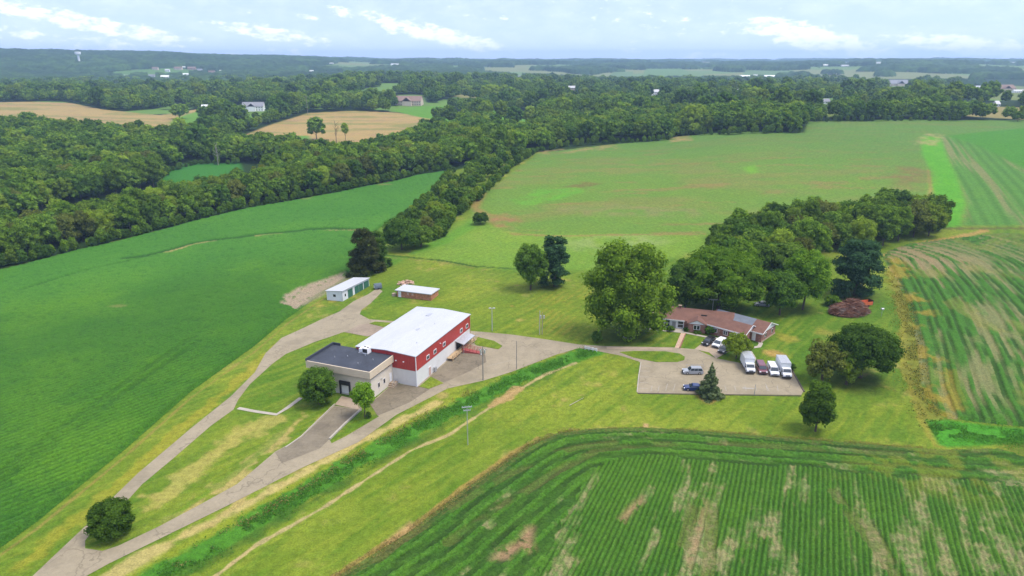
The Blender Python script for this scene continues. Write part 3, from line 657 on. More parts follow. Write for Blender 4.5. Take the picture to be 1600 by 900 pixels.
tag(drape('driveway', R1, M['asphalt'], .03), kind='structure')
tag(drape('road', R2, M['asphalt'], .045), kind='structure')
tag(drape('parking_lot', [(1002, 566), (1160, 568.5), (1234, 575), (1255, 612), (1252, 617.5), (996, 614)], M['asphalt'], .06), kind='structure')
tag(drape('loading_yard', [(672, 589), (690, 573), (712, 552), (726, 546), (757, 551), (760, 566), (735, 580), (694, 598)], M['asphalt_dark'], .06), kind='structure')
tag(drape('loading_yard', [(590, 650), (578, 631), (592, 620), (614, 599.5), (652, 603.5), (672, 608), (640, 629)], M['asphalt_dark'], .06), kind='structure')
tag(drape('loading_ramp', [(523, 635), (561, 641), (514, 687), (500, 701), (440, 724), (430, 707), (471, 684)], M['ramp'], .06), kind='structure')
tag(drape('gravel_apron', [(540, 519), (560, 508), (577, 505), (592, 508), (604, 513), (596, 521), (574, 526), (553, 522)], M['gravel'], .055), kind='structure')
tag(drape('concrete_pad', [(523, 632.5), (534, 619), (560, 625), (577, 630), (563, 641)], M['concrete'], .075), kind='structure')
tag(drape('concrete_drive', [(1085, 546), (1104, 531), (1150, 528), (1168, 541), (1140, 549), (1119, 560.5), (1108, 551)], M['concrete'], .075), kind='structure')
def grass_piece(name, poly, off):
    o = drape(name, poly, M['lawn'], off, step=.9, thick=off + .12); me = o.data; n = len(me.vertices); co = np.empty(n * 3, np.float32); me.vertices.foreach_get('co', co); co = co.reshape(-1, 3)
    c = ground_colour(co[:, 0], co[:, 1]); at = me.attributes.new('base', 'FLOAT_COLOR', 'POINT'); cc = np.ones((n, 4), np.float32); cc[:, :3] = c; at.data.foreach_set('color', cc.ravel())
    return tag(o, kind='structure')
grass_piece('grass_island', [(968, 550.5), (990, 549), (1040, 549.5), (1062, 553), (1070, 558), (1069, 563), (1058, 566), (1025, 566), (990, 559)], .12)
grass_piece('grass_verge', [(655, 604.5), (673, 589), (693, 599), (670, 608)], .12)
grass_piece('grass_verge', [(735, 532), (746, 527), (772, 533), (785, 541), (779, 546), (745, 540)], .12)
grass_piece('grass_verge', [(577, 506), (586, 503), (612, 505), (602, 512)], .12)
tag(drape('footpath', ribbon([(372, 638), (398, 643), (432, 648), (450, 637), (470, 622)], 1.0), M['kerb'], .08, world_poly=True), kind='structure')
tag(drape('footpath', ribbon([(1010, 514), (1040, 517), (1070, 520), (1100, 526), (1128, 530), (1150, 533)], 1.0), M['kerb'], .09, world_poly=True), kind='structure')
tag(drape('footpath', ribbon([(1060, 519), (1063, 512)], 2.6), M['kerb'], .10, world_poly=True), kind='structure')
tag(drape('footpath', ribbon([(1160, 542), (1172, 550), (1178, 560), (1174, 569)], 1.1), M['kerb'], .09, world_poly=True), kind='structure')
tag(drape('footpath', ribbon([(1162, 542), (1172, 544), (1186, 542), (1189, 537), (1183, 531)], 1.1), M['kerb'], .095, world_poly=True), kind='structure')
tag(drape('footpath', ribbon([(948, 543.5), (1050, 545.5)], 1.3), M['concrete'], .065, world_poly=True), kind='structure')
def kerb(label, pts, wd, hh, m, off=0.0, name='kerb'):
    o = drape(name, ribbon(pts, wd), m, hh, step=4, thick=hh + .15, world_poly=True); return tag(o, kind='structure')
kerb('', [(523, 632), (471, 682.5), (446, 700)], .22, .22, M['kerb']); kerb('', [(564, 640.5), (538, 664), (515, 687)], .4, .35, M['kerb'])
kerb('', [(1001.5, 566), (998, 588), (995.5, 613)], .25, .16, M['kerb']); kerb('', [(1235.5, 575.5), (1256.5, 612.5)], .3, .2, M['lotkerb']); kerb('', [(996, 615), (1120, 617), (1252, 619)], .2, .12, M['lotkerb'])
# painted lines of the car park
lines = []
for X in (1004, 1021, 1038): pass
def mark(p, q, wd=.12): tag(drape('parking_marking', ribbon([p, q], wd), M['paint'], .066, step=8, world_poly=True), kind='structure')
for a in (572, 580, 589, 598, 607): mark((1000.5 - (a - 572) * .09, a), (1016 - (a - 572) * .1, a + .4))
for X in (1135, 1150, 1166, 1182, 1199, 1216): mark((X, 611), (X - 3 + (X - 1100) * .012, 603))
mark((1160, 606.5), (1178, 607.5), .5); mark((1196, 600), (1202, 612), .1)
for X in (1040, 1052): mark((X, 611), (X + 3, 600))
for X in (1018, 1029): mark((X - 1, 612), (X + 1, 603))
mark((760, 573), (800, 563), .1); mark((742, 524), (752, 526), .3)

# ------------------------------------------------------------------ foliage
def ico(n=1):
    bm = bmesh.new(); bmesh.ops.create_icosphere(bm, subdivisions=n, radius=1); v = np.array([p.co[:] for p in bm.verts]); f = np.array([[q.index for q in p.verts] for p in bm.faces]); bm.free(); return v, f
ICOV, ICOF = ico(1)
def leaf_cards(P, N, size, r, tone, flat=.35):
    """four-cornered leaf clumps at points P facing roughly N"""
    n = len(P); T = r.normal(size=(n, 3)); N = N + r.normal(size=(n, 3)) * flat; N /= np.linalg.norm(N, axis=1)[:, None] + 1e-9
    T -= (T * N).sum(1)[:, None] * N; T /= np.linalg.norm(T, axis=1)[:, None] + 1e-9; B = np.cross(N, T)
    s = size * r.uniform(.55, 1.25, n)[:, None]; a = r.uniform(.6, 1.1, (n, 4, 1))
    V = np.stack([P + T * s * a[:, 0], P + B * s * a[:, 1] * .8 - N * s * .25, P - T * s * a[:, 2], P - B * s * a[:, 3] * .8 - N * s * .25], 1)
    Q = np.arange(n * 4).reshape(n, 4); return V.reshape(-1, 3), Q, np.repeat(tone, 4)
def crown_mesh(name, m, lobes, ncards, size, seed, core=.8, flat=.35, up=.25):
    """lobes: list of (x,y,z,rx,rz). Cards cover every lobe; a rough dark-gapped core fills the inside"""
    r = np.random.default_rng(seed); L = np.array(lobes); area = L[:, 3] * (L[:, 3] + L[:, 4]); cnt = np.maximum(6, (area / area.sum() * ncards).astype(int))
    Vs, Qs, Ts, off = [], [], [], 0
    for i, (lx, ly, lz, rx, rz) in enumerate(L):
        k = cnt[i]; D = r.normal(size=(k, 3)); D[:, 2] += up; D /= np.linalg.norm(D, axis=1)[:, None]
        bump = 1 + .22 * (fbm(D[:, 0] * 2.2 + i * 3.1, D[:, 1] * 2.2 + D[:, 2] * 1.7, 1, 2) - .5) * 2
        rad = r.uniform(.66, 1.08, k) ** .6 * bump * np.where(r.random(k) < .10, r.uniform(1.05, 1.28, k), 1); P = np.stack([lx + D[:, 0] * rx * rad, ly + D[:, 1] * rx * rad, lz + D[:, 2] * rz * rad], 1)
        # drop cards buried deep in other lobes
        keep = np.ones(k, bool)
        for j, (ax, ay, az2, arx, arz) in enumerate(L):
            if j != i: keep &= (((P[:, 0] - ax) / arx) ** 2 + ((P[:, 1] - ay) / arx) ** 2 + ((P[:, 2] - az2) / arz) ** 2) > .5
        P, D = P[keep], D[keep]; tone = np.clip(r.normal(.45, .2, len(P)) + r.uniform(-.15, .15), 0, 1)
        v, q, t = leaf_cards(P, D + np.array([0, 0, .25]), size, r, tone, flat); Vs.append(v); Qs.append(q + off); Ts.append(t); off += len(v)
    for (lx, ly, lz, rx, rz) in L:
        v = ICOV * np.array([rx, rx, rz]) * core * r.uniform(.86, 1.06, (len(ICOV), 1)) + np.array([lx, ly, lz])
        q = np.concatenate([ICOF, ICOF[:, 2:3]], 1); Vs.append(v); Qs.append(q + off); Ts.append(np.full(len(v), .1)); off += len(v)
    V = np.concatenate(Vs); Qa = np.concatenate(Qs); T = np.concatenate(Ts)
    # triangles of the core are stored separately because every face must have the same size in np_mesh
    tri = np.concatenate([Qa[:, [0, 1, 2]], Qa[:, [0, 2, 3]][Qa[:, 2] != Qa[:, 3]]])
    return np_mesh(name, V, tri, m, {'tone': T}, smooth=False)
def round_lobes(H, R, seed, base=.22, n=16, top=1.0, wob=.28, lob=.36):
    r = np.random.default_rng(seed); z0 = H * base; zc = (z0 + H) / 2; rz = (H - z0) / 2; out = [(0, 0, zc, R * .62, rz * .72)]
    for i in range(n):
        t = (i + .5) / n; ph = i * 2.39996 + r.uniform(-.3, .3); cz = 1 - 2 * t * .86; s = math.sqrt(max(0, 1 - cz * cz))
        k = 1 - lob * .9 + r.uniform(-wob, wob) * .4; lr = R * lob * r.uniform(.8, 1.25)
        out.append((math.cos(ph) * s * R * k, math.sin(ph) * s * R * k, zc + cz * rz * (1 - lob * .8) * top, lr, lr * min(1.1, rz / R) * r.uniform(.8, 1.05)))
    return out
def conifer_lobes(H, R, seed, base=.06, tiers=9, pw=.9, per=6):
    r = np.random.default_rng(seed); out = []
    for i in range(tiers):
        t = i / (tiers - 1); z = H * (base + (1 - base) * t * .95); rr = R * (1 - t) ** pw + R * .06
        out.append((0, 0, z, rr * .6, H / tiers * .8))
        for k in range(max(2, int(per * (1 - t * .6)))):
            a = 2 * math.pi * k / max(2, int(per * (1 - t * .6))) + i * .7 + r.uniform(-.3, .3); q = rr * r.uniform(.55, .8)
            out.append((math.cos(a) * q, math.sin(a) * q, z - rr * .12 + r.uniform(-.2, .2), rr * r.uniform(.30, .42), H / tiers * r.uniform(.5, .75)))
    return out
def trunk_mesh(name, H, r0, seed, m, limbs=4, spread=3.0, lean=.03):
    rr = random.Random(seed); b = MB(); p = Vector((0, 0, -.6)); top = Vector((rr.uniform(-1, 1) * lean * H, rr.uniform(-1, 1) * lean * H, H)); mid = p.lerp(top, .45) + Vector((rr.uniform(-.2, .2), rr.uniform(-.2, .2), 0))
    b.cyl(p, (0, 0, .3), r0 * 1.45, r0 * 1.05, 7); b.cyl((0, 0, .3), mid, r0 * 1.05, r0 * .75, 7); b.cyl(mid, top, r0 * .75, r0 * .15, 6)
    for k in range(limbs):
        a = k * 2.4 + rr.uniform(-.4, .4); q = mid.lerp(top, rr.uniform(-.3, .5)); e = q + Vector((math.cos(a) * spread * rr.uniform(.6, 1), math.sin(a) * spread * rr.uniform(.6, 1), H * rr.uniform(.18, .34)))
        b.cyl(q, e, r0 * .42, r0 * .1, 5)
    me_o = b.build(name, m); me = me_o.data; bpy.data.objects.remove(me_o); return me
M['bark'] = mat('bark', (.085, .065, .048), .95, var=.3, scale=2.0, stretch=(3, 3, .6), bump=.5)
M['bark_pale'] = mat('bark_pale', (.30, .27, .22), .9, var=.35, scale=1.2)
LC = dict(mid=(alb(72, 112, 30), alb(172, 210, 66)), dark=(alb(58, 92, 34), alb(132, 172, 62)), bright=(alb(78, 124, 30), alb(172, 216, 66)), deep=(alb(56, 94, 34), alb(138, 180, 66)), olive=(alb(78, 92, 36), alb(158, 170, 76)),
          pine=(alb(46, 78, 50), alb(112, 156, 98)), spruce=(alb(60, 72, 40), alb(122, 132, 68)), blue=(alb(84, 106, 66), alb(164, 180, 124)), wood=(alb(72, 112, 36), alb(172, 208, 74)))
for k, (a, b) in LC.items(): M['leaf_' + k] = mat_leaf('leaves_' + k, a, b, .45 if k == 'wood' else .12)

def plant_tree(name, px, py, top, width, kind, leaf, label, cat, group=None, seed=1, cards=5200, size=.42, base=.2, n=20, lob=.36, shape=None, trunk=.32, bark='bark', hscale=1.0, limbs=5, rot=0, core=.8, parts_n=None):
    """a tree based at a photo pixel, its top at row `top` and `width` pixels across"""
    x, y, z = ground(px, py); H = height_for(px, py, top) * hscale; R = width / 2 / px_per_m(px, py) / .97
    e = empty(name, (x, y, z - .05), rot, label, cat, group)
    if shape == 'conifer': lb = conifer_lobes(H, R, seed, base=base, tiers=n, per=7)
    elif shape: lb = shape(H, R)
    else: lb = round_lobes(H, R, seed, base, n, lob=lob)
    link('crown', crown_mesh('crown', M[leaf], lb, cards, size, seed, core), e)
    link('trunk', trunk_mesh('trunk', H * (.9 if shape == 'conifer' else .72), trunk, seed, M[bark], limbs, R * .5), e)
    return e
def broad_spruce(H, R):
    r = np.random.default_rng(12); out = [(0, 0, H * .35, R * .6, H * .3)]
    for i in range(70):
        t = r.uniform(0, 1) ** 1.15; z = H * (.04 + .92 * t); rr = R * (1 - t ** 1.9) ** .62 + .2; a = i * 2.4; q = rr * r.uniform(.45, .92); lr = R * r.uniform(.20, .30); out.append((math.cos(a) * q, math.sin(a) * q, z - .1 * q, lr, lr * .8))
    return out
def sycamore(H, R):
    r = np.random.default_rng(5); out = []
    for (ox, k) in ((-.28, 1.0), (.27, .97)):
        for i in range(22):
            t = i / 21; z = H * (.14 + .80 * t); rr = R * (.50 * math.sin(math.pi * min(1, .22 + t * .78)) ** .7 + .04); a = i * 2.4 + ox * 3
            q = rr * r.uniform(.5, 1.12); lr = R * r.uniform(.18, .28); out.append((ox * R + math.cos(a) * q, math.sin(a) * q * .95, z * k, lr, lr * r.uniform(.85, 1.2)))
        out.append((ox * R, 0, H * .5, R * .40, H * .34))
    return out
plant_tree('sycamore_tree', 978, 527, 379, 146, 'd', 'leaf_mid', 'tallest and broadest green tree with two tops beside the brick house', 'tree', seed=21, cards=15000, size=.42, shape=sycamore, trunk=.7, bark='bark_pale', limbs=7, core=.74)
plant_tree('maple_tree', 1122, 482, 388, 140, 'd', 'leaf_bright', 'wide pale green rounded tree standing right behind the brick house roof', 'tree', seed=22, cards=15000, size=.38, base=.04, n=60, lob=.25, trunk=.5)
plant_tree('walnut_tree', 1070, 484, 402, 62, 'd', 'leaf_deep', 'dark tree squeezed between the tallest tree and the wide pale green one', 'tree', seed=30, cards=6000, size=.42, base=.02, n=30, lob=.3)
plant_tree('maple_tree', 1254, 484, 384, 70, 'd', 'leaf_bright', 'bright green oval tree to the left of the blue-green pine', 'tree', seed=23, cards=8000, size=.36, base=.05, n=26, lob=.34)
plant_tree('maple_tree', 1218, 492, 422, 56, 'd', 'leaf_deep', 'dark green tree overlapping the bright oval tree on its left', 'tree', seed=24, cards=5000, size=.36, base=.04, n=20)
def pine_lobes(H, R):
    r = np.random.default_rng(9); out = []
    for i in range(46):
        t = r.uniform(0, 1); z = H * (.08 + .86 * t); rr = R * (1 - abs(t - .35) ** 1.6 * 1.15) * .72; a = i * 2.4; q = rr * r.uniform(.5, 1.05)
        lr = R * r.uniform(.2, .33); out.append((math.cos(a) * q, math.sin(a) * q, z, lr, lr * .48))
    out.append((0, 0, H * .45, R * .5, H * .36)); return out
plant_tree('pine_tree', 1335, 462, 373, 92, 'p', 'leaf_pine', 'large blue-green pine with layered boughs behind the brush pile', 'tree', seed=25, cards=9000, size=.42, shape=pine_lobes, trunk=.45)
plant_tree('ash_tree', 829, 453, 377, 50, 'd', 'leaf_deep', 'green tree with a pointed top in front of the dark pine on the open lawn', 'tree', seed=26, cards=5200, size=.36, base=.08, n=24, lob=.34)
plant_tree('pine_tree', 866, 447, 366, 58, 'p', 'leaf_pine', 'dark pine standing behind the pointed green tree on the open lawn', 'tree', seed=27, cards=5600, size=.38, shape=lambda H, R: pine_lobes(H, R * 1.02), trunk=.4)
plant_tree('spruce_tree', 571, 427, 353, 56, 'c', 'leaf_spruce', 'broad dark brownish green spruce at the corner of the soybean field behind the white shed', 'tree', seed=28, cards=8000, size=.36, shape=broad_spruce, trunk=.4)
plant_tree('spruce_tree', 591, 418, 357, 38, 'c', 'leaf_dark', 'second dark spruce, smaller, right behind the broad brownish one', 'tree', seed=29, cards=4200, size=.36, shape=broad_spruce, trunk=.3)
plant_tree('round_tree', 1344, 590, 509, 98, 'd', 'leaf_dark', 'broad dark domed tree right of the car park', 'tree', seed=31, cards=12000, size=.30, base=.10, n=70, lob=.25, trunk=.45)
plant_tree('olive_tree', 1284, 598, 533, 58, 'd', 'leaf_olive', 'thin olive green tree left of the dark domed tree', 'tree', seed=32, cards=3000, size=.34, base=.1, n=18, lob=.28, core=.6)
plant_tree('olive_tree', 1322, 601, 548, 40, 'd', 'leaf_wood', 'small yellow-green tree in front of the dark domed tree', 'tree', seed=33, cards=2400, size=.32, base=.08, n=16, core=.7)
plant_tree('ash_tree', 1274, 674, 593, 50, 'd', 'leaf_deep', 'single upright dark green tree on the lawn below the car park corner', 'tree', seed=34, cards=7000, size=.27, base=.0, n=26, lob=.34, trunk=.22)
plant_tree('spruce_tree', 1108, 619, 566, 42, 'c', 'leaf_blue', 'grey-green spruce between the blue car and the silver wagon', 'tree', seed=35, cards=5200, size=.24, base=.02, n=11, shape='conifer', trunk=.16)
plant_tree('crab_apple_tree', 1150, 560, 521, 43, 'd', 'leaf_wood', 'small loose-crowned tree in front of the brick house beside the white minivan', 'tree', seed=36, cards=3400, size=.28, base=.1, n=20, lob=.3, core=.6, trunk=.16)
plant_tree('round_tree', 499, 631, 575, 56, 'd', 'leaf_dark', 'dense round dark tree in front of the cream office building', 'tree', seed=37, cards=9000, size=.22, base=.05, n=70, lob=.24, trunk=.2)
plant_tree('young_maple_tree', 570, 652, 598, 38, 'd', 'leaf_bright', 'young bright green tree on a visible trunk beside the loading ramp', 'tree', seed=38, cards=3600, size=.22, base=.24, n=20, lob=.34, trunk=.11)
plant_tree('round_tree', 178, 837, 783, 64, 'd', 'leaf_dark', 'round dark tree at the tip of grass where the two drives meet', 'tree', seed=39, cards=11000, size=.17, base=.0, n=80, lob=.22, trunk=.14)
def bush(px, py, top, wd, leaf, label, seed, cards=700, size=.2, group=None, name='bush', cat='bush'):
    x, y, z = ground(px, py); H = height_for(px, py, top); R = wd / 2 / px_per_m(px, py)
    e = empty(name, (x, y, z - .05), 0, label, cat, group); link('foliage', crown_mesh('foliage', M[leaf], round_lobes(H, R, seed, .02, 10, lob=.4), cards, size, seed, .85), e)
    link('stem', trunk_mesh('stem', H * .5, .06, seed, M['bark'], 2, R * .3), e); return e
bush(751, 350, 331, 27, 'leaf_dark', 'lone dark bush between the hedgerow and the bare soil patch', 41, 1400, .45)
bush(576, 653, 644, 9, 'leaf_dark', 'small round bush at the foot of the young bright tree', 42)
bush(1109, 523, 509, 15, 'leaf_dark', 'round dark bush against the brick house wall right of the front gable', 43)
bush(1237, 577, 568, 14, 'leaf_deep', 'low bush beside the right-hand box truck', 44)
bush(933, 536, 518, 18, 'leaf_dark', 'dark bush at the left foot of the tallest tree', 45, 1000, .3)
bush(1048, 517, 509, 14, 'leaf_dark', 'low bush left of the brick house front door', 46, 500)
bush(1074, 517, 511, 12, 'leaf_dark', 'low bush right of the brick house front door', 47, 500)
bush(1090, 521, 516, 13, 'leaf_deep', 'flat bush under the front gable window of the brick house', 48, 500)
bush(1300, 478, 462, 26, 'leaf_bright', 'light green bush at the left end of the brown brush pile', 49, 1000, .3)
bush(1028, 513, 508, 16, 'leaf_deep', 'low bush beside the brick chimney under the tallest tree', 50, 500)

WH, TAN, BR = (.80, .80, .78), (.55, .46, .36), (.40, .26, .20); GR, BRN, LG = (.22, .22, .24), (.22, .15, .12), (.5, .5, .5)
HOUSES = [(397, 173, 32, 'white two-storey farmhouse among trees between the tan fields', WH, GR, .42, 2, .1, 'distant_house', 4), (322, 171.5, 11, 'small white barn at the green corner of the left tan field', WH, WH, .5, 1, .2),
          (640, 164, 40, 'wide tan house with a brown roof above the middle tan field', TAN, BRN, .4, 2, -.1, 'distant_house', 6), (893, 142, 16, 'tan house front peeping from the trees left of centre', TAN, LG, .4, 2), (1023, 149, 18, 'white house in the wood right of centre', WH, LG, .4, 2, .2),
          (1288, 162, 14, 'white roofed house in a gap of the trees behind the row', WH, GR, .4, 1, .2), (1402, 134, 30, 'large grey tan house on the far slope at right', TAN, GR, .4, 2, .1, 'distant_house', 6), (1487, 140, 20, 'white gabled house on the slope left of the long tan one', WH, GR, .5, 1, -.3, 'distant_house', 4),
          (1528, 138, 10, 'small tan house between the white gabled house and the long one', TAN, LG, .4, 1), (1565, 143, 34, 'long tan house with a brown roof near the right edge', TAN, BRN, .35, 2, .1, 'distant_house', 6), (1590, 145, 16, 'white barn beside the long tan house at the right edge', WH, LG, .3, 1),
          (262, 112, 7, 'tiny white house left on the village hillside', WH, LG, .4, 2), (243, 109, 9, 'tiny tan house at the top left of the village', TAN, BRN, .4, 2), (258, 123, 14, 'white long house at the bottom of the village', WH, WH, .4, 2), (238, 121, 10, 'grey house left of the white long one in the village', LG, GR, .4, 2),
          (279, 109, 12, 'tan large house at the top of the village', TAN, BRN, .4, 2), (291, 119, 9, 'white gleaming house at the right of the village', WH, WH, .4, 2), (300, 109, 12, 'brown-roofed house high at the right of the village', BR, BRN, .4, 2), (312, 112, 10, 'tan house below the brown-roofed one', TAN, GR, .4, 2),
          (331, 115, 11, 'pinkish house apart at the right end of the village', TAN, BRN, .4, 2), (288, 106, 5, 'tiny white cottage highest in the village', WH, WH, .4, 1), (199, 120, 9, 'pale roofed house in the trees left of the village', LG, LG, .4, 1), (345, 112, 5, 'lone white speck of a house right of the village', WH, WH, .4, 1),
          (487, 112, 6, 'tiny white house above the pale field left of centre', WH, WH, .4, 1), (617, 102, 12, 'pale long building on the far ridge left of centre', WH, LG, .3, 1), (518, 100, 6, 'faint white house on the far hillside left of centre', WH, LG, .4, 1), (712, 107, 5, 'faint small house on the far ridge at centre', WH, LG, .4, 1),
          (811, 121, 8, 'small tan house above the wood just right of centre', TAN, GR, .4, 1), (857, 104, 5, 'faint white house in the hills right of centre', WH, LG, .4, 1),
          (1103, 99, 10, 'pale farm buildings on the far ridge at right of centre', WH, LG, .3, 1), (1163, 121, 16, 'white farm building in the trees below the far fields', WH, WH, .3, 1), (1202, 121, 16, 'second white farm building right of the first below the far fields', WH, WH, .3, 1), (1180, 119, 6, 'small pale house between the two white farm buildings', WH, LG, .4, 1),
          (1290, 103, 8, 'tiny white house on the far hill above the row', WH, WH, .4, 1), (1320, 104, 12, 'pale barns on the far hill right of the tiny white house', WH, LG, .3, 1), (1323, 99, 5, 'faint highest house on the far hill', WH, WH, .4, 1), (1534, 105, 9, 'pale barn in the far valley at right', WH, LG, .3, 1), (1582, 99, 8, 'faint pale barn near the right horizon', WH, LG, .3, 1),
          (1556, 166, 6, 'tiny shed in the brown field at the right edge', WH, LG, .4, 1), (1152, 143, 12, 'grey roof showing in the wood above the wide field', LG, LG, .3, 1), (1372, 99, 7, 'faint farmhouse on the far right ridge', WH, LG, .4, 1)]
def opened(x, y, z, ht, pad=1.0):
    """True where a tree would stand on a house plot or hide the house from the drone side of its garden"""
    c = y * cp - (z - CAM_H) * sp; PX = 800 + F * x / c; PT = 450 - F * (y * sp + (z + ht - CAM_H) * cp) / (y * cp - (z + ht - CAM_H) * sp); d = np.hypot(x, y); r = np.zeros(x.size, bool)
    for h_ in HOUSES + [(124.5, 97, 9)]:
        gx, gy, gz = ground(h_[0], h_[1]); dh = math.hypot(gx, gy); r |= (np.abs(PX - h_[0]) < h_[2] * .5 + pad) & (d < dh + 8) & (d > dh * .55) & (PT < h_[1] - 1.0)
    return r
# ---- woods: trees on the land, the nearest as individuals and the rest as one woodland
def protos(n, H, R, leaf, cards, size, seed0, base=.10):
    return [crown_mesh('crown', M[leaf], round_lobes(H * (1 + .12 * math.sin(i * 2.1)), R * (1 + .15 * math.cos(i * 1.7)), seed0 + i, base, 19 + i % 4, lob=.33, wob=.6), cards, size, seed0 + i, .84) for i in range(n)]
NEARP = protos(4, 15.5, 5.6, 'leaf_wood', 2300, .58, 100, .04) + protos(2, 16.5, 5.2, 'leaf_mid', 2300, .55, 120, .05) + protos(2, 14, 5.8, 'leaf_deep', 2300, .58, 130, .04) + protos(1, 15, 5.2, 'leaf_olive', 2000, .55, 140, .05)
FARP = protos(2, 15.5, 6.2, 'leaf_wood', 480, 1.15, 200) + protos(1, 16.5, 5.6, 'leaf_deep', 480, 1.1, 210) + protos(1, 14, 6.0, 'leaf_mid', 480, 1.1, 220)
TRK = [trunk_mesh('trunk', 11, .28, 300 + i, M['bark'], 4, 3) for i in range(3)]
ZW = {
 'line': (zone([(-150, 470), (0, 408), (40, 400), (120, 383), (168, 374), (240, 355), (300, 339), (375, 322), (465, 307), (465, 290), (375, 305), (300, 318), (240, 332), (168, 348), (100, 362), (0, 375), (-150, 420)]), 7.2, (.72, 1.05), 'leafy tree in the tree line beyond the soybean field', 'trees lining the far side of the soybean field'),
 'valley': (zone([(-150, 392), (0, 345), (100, 324), (200, 304), (250, 290), (245, 268), (300, 252), (320, 232), (250, 222), (150, 214), (60, 208), (-150, 205)]), 9.0, (.85, 1.2), 'tree in the valley wood behind the tree line', 'trees of the valley wood at left'),
 'pasture': (zone([(335, 254), (380, 254), (470, 262), (478, 240), (420, 236), (330, 236)]), 8.0, (.9, 1.15), 'dark tree behind the small pasture', 'trees behind the small pasture'),
 'central': (zone([(465, 307), (530, 295), (590, 284), (650, 269), (700, 262), (740, 258), (832, 234), (838, 216), (860, 214), (800, 200), (745, 196), (672, 208), (620, 238), (560, 250), (470, 250), (440, 270), (400, 300), (430, 308)]), 8.4, (.8, 1.2), 'leafy tree in the central wood', 'trees of the central wood'),
 'hedge': (zone([(832, 236), (805, 252), (778, 270), (748, 294), (722, 322), (690, 350), (655, 385), (625, 388), (640, 360), (668, 330), (700, 300), (720, 280), (745, 258)]), 7.2, (.32, .64), 'bushy tree in the hedgerow between fields', 'trees of the hedgerow between the fields'),
 'edge': (zone([(838, 236), (880, 226), (960, 219), (1045, 216), (1052, 208), (1150, 207), (1256, 204), (1258, 190), (1180, 184), (1000, 190), (930, 200), (866, 200), (838, 212)]), 9.0, (.75, 1.1), 'tree on the wood edge beyond the wide field', 'trees on the far edge of the wide field'),
 'grove': (zone([(1122, 420), (1160, 452), (1215, 455), (1235, 440), (1260, 430), (1290, 408), (1390, 382), (1468, 366), (1462, 342), (1400, 345), (1300, 352), (1200, 358), (1130, 385)]), 7.0, (.72, 1.0), 'leafy tree in the grove behind the house', 'trees of the grove behind the house'),
 'row': (zone([(1258, 190), (1400, 187.5), (1510, 188), (1508, 182.5), (1400, 182), (1258, 184)]), 9.0, (.75, 1.1), 'leafy tree in the row above the wide field', 'trees in the row at the top of the field'),
}
pts = []
def scatter(poly, sp, rr):
    P = np.array(poly); lo, hi = P.min(0), P.max(0); gx, gy = np.meshgrid(np.arange(lo[0], hi[0], sp), np.arange(lo[1], hi[1], sp * .9)); gx = gx + (np.arange(gx.shape[0])[:, None] % 2) * sp / 2
    gx = gx.ravel() + rr.uniform(-.33, .33, gx.size) * sp; gy = gy.ravel() + rr.uniform(-.33, .33, gy.size) * sp; m = inside(poly, gx, gy); return gx[m], gy[m]
rw = np.random.default_rng(5)
for zn, (poly, spc, (s0, s1), lab, grp) in ZW.items():
    gx, gy = scatter(poly, spc, rw)
    for x, y in zip(gx, gy): pts.append((x, y, rw.uniform(s0, s1), zn))
HR = [[(628, 386), 340, 56, 'rounded dark green tree at the foot of the hedgerow beside the spruces'], [(652, 384), 348, 42, 'yellow-green rounded tree at the right foot of the hedgerow']]
plant_tree('round_tree', 628, 390, 341, 58, 'd', 'leaf_deep', HR[0][3], 'tree', seed=51, cards=4200, size=.45, base=.04, n=22)
plant_tree('round_tree', 658, 386, 351, 40, 'd', 'leaf_wood', HR[1][3], 'tree', seed=52, cards=3000, size=.42, base=.04, n=18)
vis = []
for p in pts:
    z = h1(p[0], p[1]); X_, Y_ = proj(p[0], p[1], z + 8); d = math.hypot(p[0], p[1])
    if -30 < X_ < 1630: vis.append((d / p[2], p, z))
vis.sort(key=lambda q: q[0]); NI = 290
near, restp = vis[:NI], [q[1] for q in vis[NI:]]
seen = set(id(q[1]) for q in vis)
restp += [p for p in pts if id(p) not in seen]
_zs = {}
for _, p, z in near: _zs.setdefault(p[3], []).append((proj(p[0], p[1], z)[0], math.hypot(p[0], p[1])))
_zq = {k: (np.quantile([q[0] for q in v], [.2, .4, .6, .8]), np.median([q[1] for q in v])) for k, v in _zs.items()}
for i, (_, p, z) in enumerate(near):
    lab, grp = ZW[p[3]][3], ZW[p[3]][4]; _x = proj(p[0], p[1], z)[0]; _q, _m = _zq[p[3]]
    lab += ', ' + ('left end', 'left of its middle', 'middle', 'right of its middle', 'right end')[int(np.searchsorted(_q, _x))] + (', nearer half' if math.hypot(p[0], p[1]) < _m else ', farther half')
    e = empty('woodland_tree', (p[0], p[1], z - .1), rw.uniform(0, 6.28), lab, 'tree', grp)
    s = p[2]; e.scale = (s * rw.uniform(.92, 1.15), s * rw.uniform(.92, 1.15), s)
    link('crown', NEARP[int(rw.integers(0, 9))], e); link('trunk', TRK[i % 3], e)
print('near trees', len(near), 'rest zone trees', len(restp))
